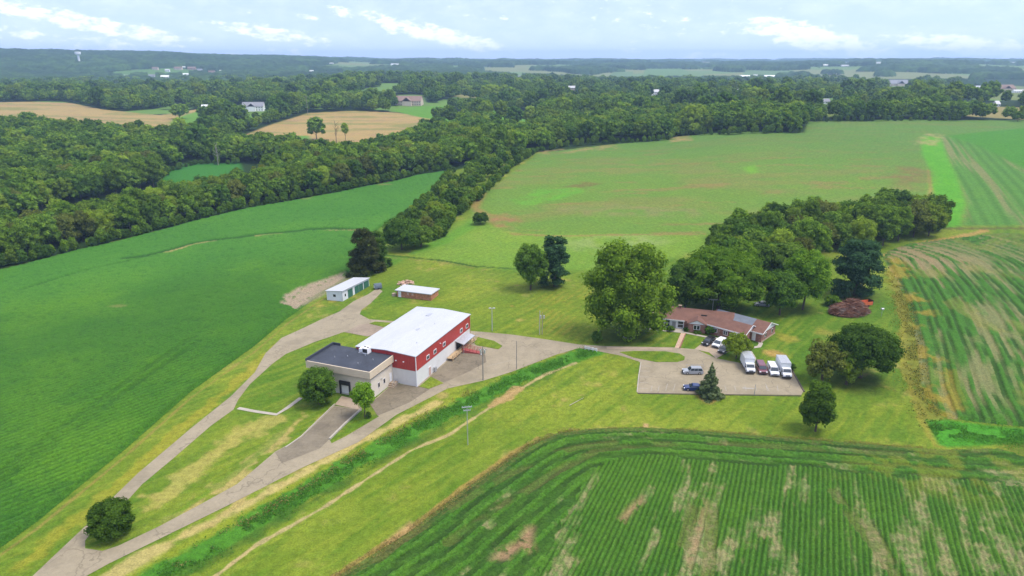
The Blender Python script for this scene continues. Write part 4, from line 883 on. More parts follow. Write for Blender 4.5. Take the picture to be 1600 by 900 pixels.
# everything beyond: dense woods to about 2 km with the clearings left open
far = [(x, y, s) for x, y, s, _ in restp]
A = rw.uniform(-.78, .80, 60000); Rr = np.sqrt(rw.uniform(560 ** 2, 2150 ** 2, 60000)); fx, fy = Rr * np.sin(A), Rr * np.cos(A)
keep = np.ones(fx.size, bool)
for k, p in CLEAR.items():
    keep &= ~inside(p, fx, fy); keep &= ~(pdist(p, fx, fy, True, 6) < 4)
mx = zone([(-260, 490), (0, 422), (240, 362), (465, 312), (600, 288), (706, 268), (835, 238), (1258, 207), (1262, 183), (1500, 183), (1510, 187), (1800, 188), (1800, 100), (800, 97), (-260, 97)])
keep &= inside(mx, fx, fy) | (Rr > 1500); keep &= ~(gap_mask(fx, fy) > .5)
for zn, (poly, *_r) in ZW.items(): keep &= ~inside(poly, fx, fy)
keep &= ~inside(WG['MEADOWF'], fx, fy)
open_ = zone([(1258, 184), (1260, 170), (1330, 172), (1400, 176), (1500, 172), (1500, 183)]); keep &= ~(inside(open_, fx, fy) & (rw.random(fx.size) < .55))
cell = {}
for i in np.nonzero(keep)[0]:
    c = (int(fx[i] // 8.6), int(fy[i] // 8.6))
    if c not in cell: cell[c] = i
ii = np.array(list(cell.values())); sizes = rw.uniform(.6, 1.25, ii.size) * (.85 + .5 * (rw.random(ii.size) > .88))
allx = np.concatenate([np.array([q[0] for q in far]), fx[ii]]); ally = np.concatenate([np.array([q[1] for q in far]), fy[ii]]); alls = np.concatenate([np.array([q[2] for q in far]), sizes])
allz = hgt(allx, ally) - .3; _k = ~opened(allx, ally, allz, 15 * alls)
_c = ally * cp - (allz + 14 * alls - CAM_H) * sp; _px = 800 + F * allx / _c; _py = 450 - F * (ally * sp + (allz + 14 * alls - CAM_H) * cp) / _c
for _q in ([(755, 174), (832, 174), (850, 189), (800, 189)], [(866, 204), (928, 199), (930, 212), (868, 215)], [(612, 172), (695, 168), (745, 186), (700, 188)], [(1490, 179), (1500, 166), (1640, 168), (1640, 182)], [(1478, 148), (1500, 138), (1600, 146), (1600, 154), (1540, 154)], [(1340, 134), (1350, 127), (1420, 127), (1424, 137)],
           [(1275, 176), (1285, 166), (1312, 164), (1320, 177)], [(1340, 180), (1345, 169), (1372, 167), (1378, 180)], [(800, 148), (860, 146), (870, 150), (820, 152)], [(1130, 146), (1190, 142), (1196, 147), (1140, 150)], [(318, 176), (400, 164), (422, 166), (380, 184)]): _k &= ~inside(_q, _px, _py)
allx, ally, alls, allz = allx[_k], ally[_k], alls[_k], allz[_k]; print('woodland instances', allx.size)
def instancer(name, label, cat, x, y, z, s, objs, seed):
    r = np.random.default_rng(seed); me = bpy.data.meshes.new(name); me.vertices.add(len(x)); me.vertices.foreach_set('co', np.stack([x, y, z], 1).astype(np.float32).ravel())
    for nm, a in (('siz', s), ('ang', r.uniform(0, 6.28, len(x)))):
        at = me.attributes.new(nm, 'FLOAT', 'POINT'); at.data.foreach_set('value', a.astype(np.float32))
    at = me.attributes.new('pick', 'INT', 'POINT'); at.data.foreach_set('value', r.integers(0, len(objs), len(x)).astype(np.int32)); me.update()
    o = link(name, me); ng = bpy.data.node_groups.new(name, 'GeometryNodeTree'); ng.interface.new_socket('Geometry', in_out='INPUT', socket_type='NodeSocketGeometry'); ng.interface.new_socket('Geometry', in_out='OUTPUT', socket_type='NodeSocketGeometry')
    N = ng.nodes; L = ng.links; gi = N.new('NodeGroupInput'); go = N.new('NodeGroupOutput'); jn = N.new('GeometryNodeJoinGeometry')
    for q in objs:
        oi = N.new('GeometryNodeObjectInfo'); oi.inputs['Object'].default_value = q; oi.inputs['As Instance'].default_value = True; oi.transform_space = 'ORIGINAL'; L.new(oi.outputs['Geometry'], jn.inputs[0])
    def na(nm, ty):
        a = N.new('GeometryNodeInputNamedAttribute'); a.data_type = ty; a.inputs['Name'].default_value = nm; return a.outputs['Attribute']
    iop = N.new('GeometryNodeInstanceOnPoints'); L.new(gi.outputs[0], iop.inputs['Points']); L.new(jn.outputs[0], iop.inputs['Instance']); iop.inputs['Pick Instance'].default_value = True
    L.new(na('pick', 'INT'), iop.inputs['Instance Index']); cx = N.new('ShaderNodeCombineXYZ'); L.new(na('ang', 'FLOAT'), cx.inputs[2]); L.new(cx.outputs[0], iop.inputs['Rotation']); L.new(na('siz', 'FLOAT'), iop.inputs['Scale'])
    L.new(iop.outputs[0], go.inputs[0]); md = o.modifiers.new('scatter', 'NODES'); md.node_group = ng; return tag(o, label, cat, kind='stuff')
# four trees standing in the tan fields, whose light crowns the distant woodland repeats
fp = []
for k, (X_, Y_, top, lab) in enumerate([(281, 186, 160, 'round dark tree alone at the edge of the left tan field'), (495, 219, 184, 'round tree on a bare stem in the middle tan field'), (322, 190, 166, 'tree beside the small white shed at the green corner'), (1590, 190, 172, 'low tree at the right end of the row above the field')]):
    x, y, z = ground(X_, Y_); s = height_for(X_, Y_, top) / 15.5; e = empty('field_tree', (x, y, z - .2), k, lab, 'tree'); e.scale = (s * 1.15, s * 1.15, s)
    fp.append(link('crown', FARP[k], e)); link('trunk', TRK[k % 3], e)
instancer('woodland', 'dense mixed green woods rolling into the distance', 'woodland', allx, ally, allz, alls, fp, 3)

# shrubs that close the wood edges down to the ground
ux, uy = [], []
for ln, stp in (([(-60, 438), (0, 418), (40, 411), (120, 391), (168, 381), (240, 362), (300, 346), (375, 328), (465, 312), (530, 300), (590, 288), (650, 273), (700, 266)], 2.6), ([(838, 239), (880, 230), (960, 224), (1045, 219), (1056, 212), (1150, 211), (1257, 208)], 4.0),
                ([(1262, 191), (1400, 189), (1510, 190)], 6.0), ([(1110, 410), (1125, 372), (1200, 360), (1300, 350), (1400, 345), (1466, 345), (1470, 366)], 3.0), ([(706, 270), (690, 300), (655, 328), (640, 340), (600, 372)], 3.4), ([(834, 240), (800, 262), (770, 290), (738, 318), (700, 352), (680, 380)], 3.0), ([(240, 288), (262, 270), (300, 258), (378, 256)], 5.0)):
    P = np.array(GP(ln)); sg = np.diff(P, axis=0); LL = np.hypot(sg[:, 0], sg[:, 1])
    for (p_, d_, l_) in zip(P, sg, LL):
        for t_ in np.arange(0, l_, stp): q_ = p_ + d_ / l_ * t_; ux.append(q_[0] + rw.uniform(-1.6, 1.6)); uy.append(q_[1] + rw.uniform(.2, 4.0))
ux, uy = np.array(ux), np.array(uy); instancer('underbrush', 'tangled shrubs closing the wood edges along the fields', 'underbrush', ux, uy, hgt(ux, uy) - .5, rw.uniform(.22, .46, ux.size), [bpy.data.objects['crown.0%d' % k] for k in (30, 35, 40, 45)], 8)

# ------------------------------------------------------------------ far wooded hills, as one raised canopy
def far_canopy():
    rr = [1950.0]
    while rr[-1] < 10200: rr.append(rr[-1] + max(5.0, rr[-1] * .0034))
    ang = np.arange(-.80, .82, .0011); x, y, Q = polar(np.array(rr), ang); d = np.hypot(x, y)
    op = np.zeros(x.size); f = fbm(x / 330 + 3, y / 330 + 7, 1, 3); a = np.arctan2(x, y)
    op = sstep(.525, .55, f + .06 * sstep(0, .3, a) - .35 * sstep(-.2, -.42, a) + .05 * sstep(5500, 8000, d) * sstep(-.3, .1, a))
    hh = fbm(x / 260, y / 260, 5, 2); op = np.maximum(op, sstep(.62, .63, f * .2 + hh * .8) * .0)
    for k, p in CLEAR.items(): op = np.maximum(op, soft(p, x, y, 18))
    hcan = (1 - op) * (10 + 9 * vn(x / 11, y / 11, 3) + 8 * (fbm(x / 34, y / 34, 4, 3) - .3)) * sstep(1950, 2010, d) - 2 * op
    hcan = np.where(opened(x, y, hgt(x, y), np.full(x.size, 16.), .6), .3, hcan)
    z = hgt(x, y) + hcan; keep = (op[Q] < .5).any(1); Q = Q[keep]; used = np.zeros(x.size, bool); used[Q] = True; idx = np.cumsum(used) - 1; Q = idx[Q]
    c = np.tile(C(56, 86, 40), (x.size, 1)); c = blend(c, sstep(.4, .8, vn(x / 26, y / 26, 6)), C(88, 120, 54), .8); c = blend(c, sstep(.5, .75, fbm(x / 150, y / 150, 2, 3)), C(42, 68, 36), .6)
    me = np_mesh('distant_woodland', np.stack([x, y, z], 1)[used], Q, M['canopy'], {'base': c[used]})
    tag(link('distant_woodland', me), 'blue-green wooded hills along the horizon', 'woodland', kind='stuff')
far_canopy()

# ------------------------------------------------------------------ building materials
M['white_roof'] = mat('white_roof_membrane', (.43, .44, .455), .5, var=.06, scale=.25, dirt=(.44, .44, .43, .4), stretch=(.3, 1, 1))
M['red_metal'] = None
def mat_ribbed(name, col, period=.3, rough=.5, var=.08, amp=.14, axis=0, dirt=None):
    m, t, p, o = mat_new(name); tc = t.new('ShaderNodeTexCoord'); sx = t.new('ShaderNodeSeparateXYZ'); t.l.new(tc.outputs['Object'], sx.inputs[0])
    q = t.math('ADD', sx.outputs[0], sx.outputs[1]) if axis == 0 else sx.outputs[axis - 1]
    s = t.math('SINE', t.math('MULTIPLY', q, 2 * math.pi / period)); n = t.noise(tc.outputs['Object'], .5, 5, .65)
    c = t.mix(1.0, col, t.math('ADD', t.math('MULTIPLY', t.ramp(s, .3, .95), -amp), t.ramp(n, .3, .7, 1 - var, 1 + var)), 'MULTIPLY')
    if dirt: c = t.mix(t.ramp(t.noise(tc.outputs['Object'], .9, 6, .7), .5, .75, 0, dirt[3]), c, tuple(dirt[:3]))
    t.l.new(c, p.inputs['Base Color']); p.inputs['Roughness'].default_value = rough
    b = t.new('ShaderNodeBump'); b.inputs['Strength'].default_value = .6; b.inputs['Distance'].default_value = .04; t.l.new(s, b.inputs['Height']); t.l.new(b.outputs[0], p.inputs['Normal']); return m
M['red_metal'] = mat_ribbed('red_metal_cladding', (.38, .035, .03), .45, .5, .1, .1)
M['white_wall'] = mat('white_block_wall', (.62, .61, .58), .7, var=.05, scale=.5, dirt=(.48, .45, .40, .3))
M['white_metal'] = mat_ribbed('white_metal_cladding', (.68, .70, .72), .4, .5, .06, .12)
M['cream'] = mat('cream_panel', (.57, .47, .34), .75, var=.05, scale=.5, dirt=(.42, .34, .25, .3)); M['cream_wall'] = mat('cream_wall', (.60, .54, .44), .8, var=.07, scale=.7, dirt=(.45, .38, .30, .4))
M['black_roof'] = mat('dark_roof_membrane', (.040, .046, .060), .75, var=.18, scale=.35, dirt=(.09, .095, .11, .6)); M['dark_trim'] = mat('dark_trim', (.03, .028, .027), .6)
M['glass_dark'] = mat('window_glass', (.02, .023, .028), .12, spec=.6, var=.2); M['frame_white'] = mat('frame_white', (.72, .72, .72), .5)
M['brick'] = mat_brick('red_brick', (.30, .10, .065), (.21, .075, .052), (.30, .25, .21)); M['brick_orange'] = mat_brick('orange_brick', (.50, .17, .055), (.30, .10, .05), (.36, .27, .2))
M['shingle'] = mat_ribbed('brown_red_shingles', (.165, .080, .056), .35, .9, .18, .08, dirt=(.14, .07, .06, .4)); M['shingle_grey'] = mat_ribbed('grey_shingles', (.15, .17, .20), .35, .9, .12, .08)
M['galv'] = mat('galvanised_metal', (.50, .51, .52), .45, metal=.6, var=.15, scale=3); M['wood_raw'] = mat('raw_timber', (.42, .30, .17), .85, var=.25, scale=3, stretch=(1, 1, 6)); M['pole_wood'] = mat('pole_timber', (.27, .24, .20), .9, var=.25, scale=2)
M['green_door'] = mat_ribbed('green_metal_door', (.035, .13, .09), .5, .5, .1, .15); M['red_rail'] = mat('red_rail_paint', (.36, .08, .07), .6, var=.2, scale=4)
M['grey_paint'] = mat('grey_paint', (.28, .28, .28), .6); M['pink_door'] = mat('faded_door', (.48, .33, .27), .6)
def wallwin(b, x0, x1, z0, z1, y, face=-1, t=.05):
    """flat slab lying on a wall that runs along x at this y, standing `t` proud on side `face`"""
    ya, yb = (y - t, y + .02) if face < 0 else (y - .02, y + t); b.box(x0, x1, ya, yb, z0, z1)
RZ = math.atan2(.930, .368)

# ------------------------------------------------------------------ warehouse (local x runs back along its long wall, y to the left)
def warehouse():
    L, W, H, HR = 29.4, 15.9, 7.75, 8.2; e = empty('warehouse', (-22.2, 144.0, 0), RZ, 'long two-storey warehouse with a white roof, red upper cladding and white lower walls', 'warehouse')
    b = MB(); b.box(0, L, 0, W, -1, 4.05); b.build('lower_wall', M['white_wall'], e)
    b = MB(); b.yprism([(-.06, 4.05), (W + .06, 4.05), (W + .06, H), (W / 2, HR - .06), (-.06, H)], -.06, L + .06); b.build('red_cladding', M['red_metal'], e)
    b = MB(); b.yprism([(-.25, H + .0), (W / 2, HR), (W + .25, H), (W + .25, H + .16), (W / 2, HR + .16), (-.25, H + .16)], -.3, L + .3); rf = b.build('roof', M['white_roof'], e)
    for (x, y) in ((6.5, 3.2), (5, 9), (14, 8.2), (24, 9.5), (19, 5)):
        b = MB(); b.at(x, y, H + .30); b.cyl((0, 0, -.1), (0, 0, .35), .09, n=6); b.build('roof_vent', M['galv'], rf)
    b = MB(); b.box(23.2, 25.2, 8.9, 9.9, HR + .10, HR + .22); b.box(13.2, 14.6, 6.8, 7.4, HR + .09, HR + .2); b.build('skylight', M['galv'], rf)
    b = MB(); b.box(-.12, 0.02, -.14, .02, 0, H - .02); b.build('downpipe', M['frame_white'], e); b = MB(); b.box(L - .02, L + .12, -.14, .02, .5, H - .02); b.build('downpipe', M['wood_raw'], e)
    for i, t in enumerate((5.7, 9.3, 14.2, 24.0, 27.5)):
        b = MB(); wallwin(b, t - .75, t + .75, 4.75, 5.85, -.06, -1, .07); w_ = b.build('window', M['frame_white'], e)
        b = MB(); wallwin(b, t - .58, t - .06, 4.9, 5.7, -.13, -1, .03); wallwin(b, t + .06, t + .58, 4.9, 5.7, -.13, -1, .03); b.build('pane', M['glass_dark'], w_)
    b = MB(); wallwin(b, 26.5, 27.5, 2.1, 2.8, 0, -1, .07); w_ = b.build('window', M['frame_white'], e); b = MB(); wallwin(b, 26.65, 27.35, 2.22, 2.68, -.07, -1, .03); b.build('pane', M['red_rail'], w_)
    b = MB(); wallwin(b, 5.7, 7.1, .2, 2.5, 0, -1, .08); d_ = b.build('door', M['frame_white'], e); b = MB(); wallwin(b, 5.85, 6.95, .3, 2.38, -.08, -1, .03); b.build('door_leaf', M['pink_door'], d_)
    b = MB(); b.box(8.3, 8.9, -.5, -.05, .3, 1.5); b.cyl((8.0, -.3, 0), (8.0, -.3, 1.7), .12); b.cyl((9.2, -.35, 0), (9.2, -.35, 1.3), .12); b.build('meter', M['galv'], e)
    # canopy over the dock opening
    b = MB(); b.yprism([(.02, 3.55), (-2.5, 2.95), (-2.5, 3.08), (.02, 3.7)], 20.4, 27.2); c_ = b.build('dock_canopy', M['galv'], e)
    for x in (20.5, 27.1):
        b = MB(); b.cyl((x, -2.4, .3), (x, -2.4, 2.95), .06, n=6); b.build('post', M['galv'], c_)
    b = MB(); wallwin(b, 21.0, 24.6, 1.0, 3.4, 0, -1, .04); b.build('dock_opening', M['dark_trim'], e)
    b = MB(); wallwin(b, 24.9, 26.0, 1.0, 3.0, 0, -1, .05); b.build('door', M['grey_paint'], e)
    b = MB(); b.box(11.9, 12.1, -.35, -.05, 6.3, 6.45); b.build('wall_lamp', M['frame_white'], e)
    b = MB(); b.box(-.3, -.06, 3.0, 3.3, 5.9, 6.1); b.build('wall_lamp', M['frame_white'], e); b = MB(); b.box(-.3, -.06, 5.0, 5.3, 5.9, 6.1); b.build('wall_lamp', M['frame_white'], e)
warehouse()
def dock():
    e = empty('dock_platform', (-22.2, 144.0, 0), RZ, 'raw timber dock platform along the white warehouse wall under the metal canopy', 'dock')
    b = MB()
    for k in range(16): b.box(15.2 + k * .8, 15.95 + k * .8, -1.9, -.15, 1.0 + .0, 1.1)
    b.build('deck', M['wood_raw'], e)
    for x in (15.3, 17.4, 19.5, 21.6, 23.8, 26, 27.9):
        b = MB(); b.box(x, x + .16, -1.86, -1.7, -.3, 1.95); b.build('post', M['wood_raw'], e)
    b = MB(); b.box(15.3, 20.2, -1.84, -1.76, 1.85, 1.97); b.box(15.3, 20.2, -1.84, -1.76, 1.4, 1.5); b.build('railing', M['wood_raw'], e)
    b = MB(); b.box(24.5, 28.2, -1.84, -1.76, 2.05, 2.17); b.box(24.5, 28.2, -1.84, -1.76, 1.5, 1.6); b.build('railing', M['wood_raw'], e)
    b = MB()
    for k in range(6): b.box(28.2 + k * .5, 28.72 + k * .5, -1.9, -.6, -.1, 1.0 - k * .04)
    b.box(28.2, 31.6, -1.98, -1.9, 1.3, 1.42); b.box(28.2, 31.6, -.62, -.54, 1.6, 1.7); b.build('walkway', M['wood_raw'], e)
    p0 = Vector((-12.7, 163.4, 0)); p1 = Vector((-8.1, 162.4, 0)); a = math.atan2(p1.y - p0.y, p1.x - p0.x); Lr = (p1 - p0).length
    e = empty('access_ramp', (p0.x, p0.y, h1(p0.x, p0.y)), a, 'red railed access ramp leading from the warehouse dock to the yard', 'ramp')
    b = MB(); b.add([(0, -.7, .85), (Lr, -.7, .2), (Lr, .7, .2), (0, .7, .85), (0, -.7, -.4), (Lr, -.7, -.4), (Lr, .7, -.4), (0, .7, -.4)], [(0, 1, 2, 3), (7, 6, 5, 4), (0, 4, 5, 1), (1, 5, 6, 2), (2, 6, 7, 3), (3, 7, 4, 0)]); b.build('deck', M['red_rail'], e)
    for s in (-.72, .72):
        b = MB()
        for k in range(6): x = Lr * k / 5; z = .85 - .65 * k / 5; b.cyl((x, s, z - .2), (x, s, z + 1.05), .05, n=5)
        for hz in (.35, .7, 1.05): b.cyl((0, s, .85 + hz), (Lr, s, .2 + hz), .055, n=5)
        b.build('railing', M['red_rail'], e)
    b = MB(); b.cyl((Lr + .35, -.9, 0), (Lr + .35, -.9, 1.0), .16); tag(b.build('bollard', M['frame_white'], None, (p0.x, p0.y, h1(p1.x, p1.y))), 'white bollard at the low end of the red ramp', 'bollard').rotation_euler = (0, 0, a)
dock()
def office():
    # local x runs back, y left; fascia front corner is the origin
    L, W = 10.5, 17.1; e = empty('office_building', (-31.3, 136.7, 0), RZ, 'flat roofed cream office block with a dark roof in front of the red warehouse', 'building')
    b = MB(); b.box(.9, L, .5, W - .5, -1, 4.9); b.build('wall', M['cream_wall'], e)
    b = MB(); b.box(1.1, L, .7, W - .7, 4.9, 5.5); sw = b.build('strip_window', M['glass_dark'], e)
    for y in (.75, 4.8, 9.0, 13, W - 1.0):
        b = MB(); b.box(.92, 1.2, y, y + .5, 4.9, 5.5); b.build('mullion', M['cream_wall'], sw)
    b = MB(); b.box(9.4, 9.9, .52, .8, 4.9, 5.5); b.build('mullion', M['cream_wall'], sw)
    b = MB(); b.box(0, L - .03, 0, W, 5.5, 7.12); b.build('fascia', M['cream'], e)
    b = MB(); b.box(.28, L - .03, .28, W - .28, 7.12, 7.16); b.build('roof', M['black_roof'], e)
    b = MB(); b.box(0, .24, 0, W, 7.12, 7.22); b.box(.24, L - .03, 0, .24, 7.12, 7.22); b.build('parapet', M['cream'], e)
    b = MB(); b.box(0, L, W - .24, W + .05, 7.12, 7.75); b.box(L - .2, L + .0, W - 2.2, W - .24, 7.16, 7.75); b.build('parapet', M['black_roof'], e)
    for (x, y) in ((3, 5), (5.5, 9.5), (6, 3), (4, 12), (7.5, 6)):
        b = MB(); b.cyl((x, y, 7.1), (x, y, 7.5), .1, n=6); b.build('roof_vent', M['galv'], e)
    # front: dock door with black shelter
    b = MB(); b.box(.55, .9, 6.0, 6.3, .2, 3.3); b.box(.55, .9, 8.5, 8.8, .2, 3.3); b.box(.5, .9, 6.0, 8.8, 2.55, 3.45); d = b.build('dock_door', M['dark_trim'], e)
    b = MB(); wallwin_x(b, 6.35, 8.45, .45, 2.5, .9); b.build('door_leaf', M['frame_white'], d)
    b = MB(); wallwin_x(b, 3.6, 4.2, 1.9, 2.9, .9); b.build('window', M['glass_dark'], e)
    for x in (3.6, 5.9):
        b = MB(); wallwin(b, x, x + .75, 1.7, 2.9, .5, -1, .05); w_ = b.build('window', M['frame_white'], e); b = MB(); wallwin(b, x + .06, x + .69, 1.78, 2.82, .45, -1, .02); b.build('pane', M['glass_dark'], w_)
    b = MB(); wallwin(b, 8.6, 9.5, .9, 3.1, .5, -1, .06); b.build('door', M['frame_white'], e)
    b = MB(); b.box(4.9, 5.2, .2, .48, 3.3, 3.5); b.build('wall_lamp', M['galv'], e)
    p = e.matrix_basis @ Vector((0, 0, 0))
    s = empty('concrete_steps', (-31.3, 136.7, 0), RZ, 'small concrete steps at the side door of the cream office block', 'steps')
    b = MB(); b.box(8.2, 9.7, -1.0, .42, -.2, .9); b.box(7.8, 8.2, -1.0, .42, -.2, .6); b.box(7.4, 7.8, -1.0, .42, -.2, .3); b.build('steps', M['concrete'], s)
    b = MB()
    for x, z in ((7.5, .3), (8.3, .9), (9.6, .9)): b.cyl((x, -.95, z), (x, -.95, z + .95), .03, n=5)
    b.cyl((7.5, -.95, 1.25), (8.3, -.95, 1.85), .03, n=5); b.cyl((8.3, -.95, 1.85), (9.6, -.95, 1.85), .03, n=5); b.build('handrail', M['galv'], s)
    a = empty('air_conditioner', (-31.3, 136.7, 0), RZ, 'white rooftop air conditioning unit at the back edge of the dark roof', 'rooftop unit')
    b = MB(); b.bbox(8.3, 9.9, 5.9, 7.3, 7.3, 8.6, .06); b.bbox(8.4, 9.8, 7.3, 8.3, 7.4, 8.3, .06); b.build('casing', M['frame_white'], a)
    b = MB(); b.box(8.2, 10.0, 5.8, 8.4, 7.16, 7.3); b.build('base', M['galv'], a)
    for y in (6.25, 6.95): b = MB(); b.cyl((9.1, y, 8.6), (9.1, y, 8.66), .28, n=12); b.build('fan', M['dark_trim'], a)
    b = MB(); b.box(8.24, 8.3, 6.0, 7.2, 7.5, 8.4); b.build('grille', M['dark_trim'], a)
def wallwin_x(b, y0, y1, z0, z1, x, t=.05): b.box(x - t, x + .02, y0, y1, z0, z1)
office()

# ------------------------------------------------------------------ sheds
def sheds():
    x0, y0, z0 = ground(535.5, 471); xf, yf, _ = ground(577, 447); a = math.atan2(yf - y0, xf - x0); L = math.hypot(xf - x0, yf - y0); W = 6.0
    e = empty('equipment_shed', (x0, y0, z0 - .05), a, 'long white metal shed with green doors and a white sloping roof', 'shed')
    b = MB(); b.box(0, L, 0, W, -1, 2.5); b.yprism([(0, 2.5), (W, 2.5), (W, 2.8), (0, 3.45)], 0, L); b.build('wall', M['white_metal'], e)
    b = MB(); b.yprism([(-.4, 3.5), (W + .3, 2.77), (W + .3, 2.9), (-.4, 3.62)], -.3, L + .3); b.build('roof', M['white_roof'], e)
    for (p, q) in ((.20, .37), (.45, .60), (.61, .76), (.79, .985)):
        b = MB(); wallwin(b, L * p, L * q, .1, 2.9, 0, -1, .06); b.build('door', M['green_door'], e)
    b = MB(); wallwin(b, L * .085, L * .125, 1.3, 2.1, 0, -1, .06); b.build('window', M['glass_dark'], e); b = MB(); wallwin_x(b, W * .42, W * .58, 1.2, 2.0, 0); b.build('window', M['glass_dark'], e)
    b = MB(); b.box(-.1, 0.0, -.08, .02, 0, 3.4); b.build('downpipe', M['grey_paint'], e)
    ax, ay, az0 = ground(620.5, 463.5); bx, by, _ = ground(673.5, 470); a = math.atan2(by - ay, bx - ax); L = math.hypot(bx - ax, by - ay); cx, cy, _ = ground(684, 462); W = 5.4
    e = empty('brick_shed', (ax, ay, az0 - .05), a, 'low orange brick outbuilding with a flat white roof and a white door', 'shed')
    b = MB(); b.box(0, L, 0, W, -1, 2.1); b.build('wall', M['brick_orange'], e); b = MB(); b.box(-.5, L + .35, -.4, W + .4, 2.12, 2.36); b.build('roof', M['white_roof'], e)
    b = MB(); wallwin(b, .5, 1.5, .05, 2.0, 0, -1, .07); b.build('door', M['frame_white'], e)
    for x in (3.6, 5.2): b = MB(); wallwin(b, x, x + .7, 1.1, 1.8, 0, -1, .04); b.build('window', M['pink_door'], e)
    rr = random.Random(4); gx, gy, gz = ground(634, 443)
    M['rubble'] = mat('rubble', (.50, .33, .24), .9, var=.4, scale=1.2); b = MB()
    for k in range(70):
        r = rr.random() ** .6 * 2.6; t = rr.uniform(0, 6.28); s = rr.uniform(.18, .5); hh = (1 - r / 2.9) * 1.3
        b.at(r * math.cos(t) * 1.1, r * math.sin(t), rr.uniform(-.1, hh), rr.uniform(0, 3)); b.T = b.T @ Matrix.Rotation(rr.uniform(-.7, .7), 4, 'X'); b.box(-s, s, -s * .6, s * .6, -s * .25, s * .4)
    tag(b.build('rubble_pile', M['rubble'], None, (gx, gy, gz)), 'heap of pale pink masonry rubble behind the brick outbuilding', 'rubble')
    gx, gy, gz = ground(616, 462); b = MB(); b.cyl((0, 0, 0), (0, 0, .8), .8, .7, 10); tag(b.build('stone_stump', M['concrete'], None, (gx, gy, gz)), 'pale round stump beside the left corner of the brick outbuilding', 'stump')
    gx, gy, gz = ground(590.5, 451); e = empty('small_tent', (gx, gy, gz), .4, 'small dark domed trailer with a white panel near the end of the gravel track', 'trailer'); e.name = 'small_trailer'
    b = MB(); n = 10
    b.yprism([(-1.1 * math.cos(math.pi * i / n), .35 + 1.55 * math.sin(math.pi * i / n)) for i in range(n + 1)], -1.2, 1.2); b.build('body', mat('dark_tarp', (.09, .12, .14), .7, var=.2), e)
    b = MB(); b.box(-1.27, -1.2, -.5, .5, .5, 1.2); b.build('panel', M['frame_white'], e)
    for s in (-1, 1): b = MB(); b.cyl((0, s * 1.0, .33), (0, s * 1.2, .33), .33, n=12); b.build('wheel', M['dark_trim'], e)
sheds()

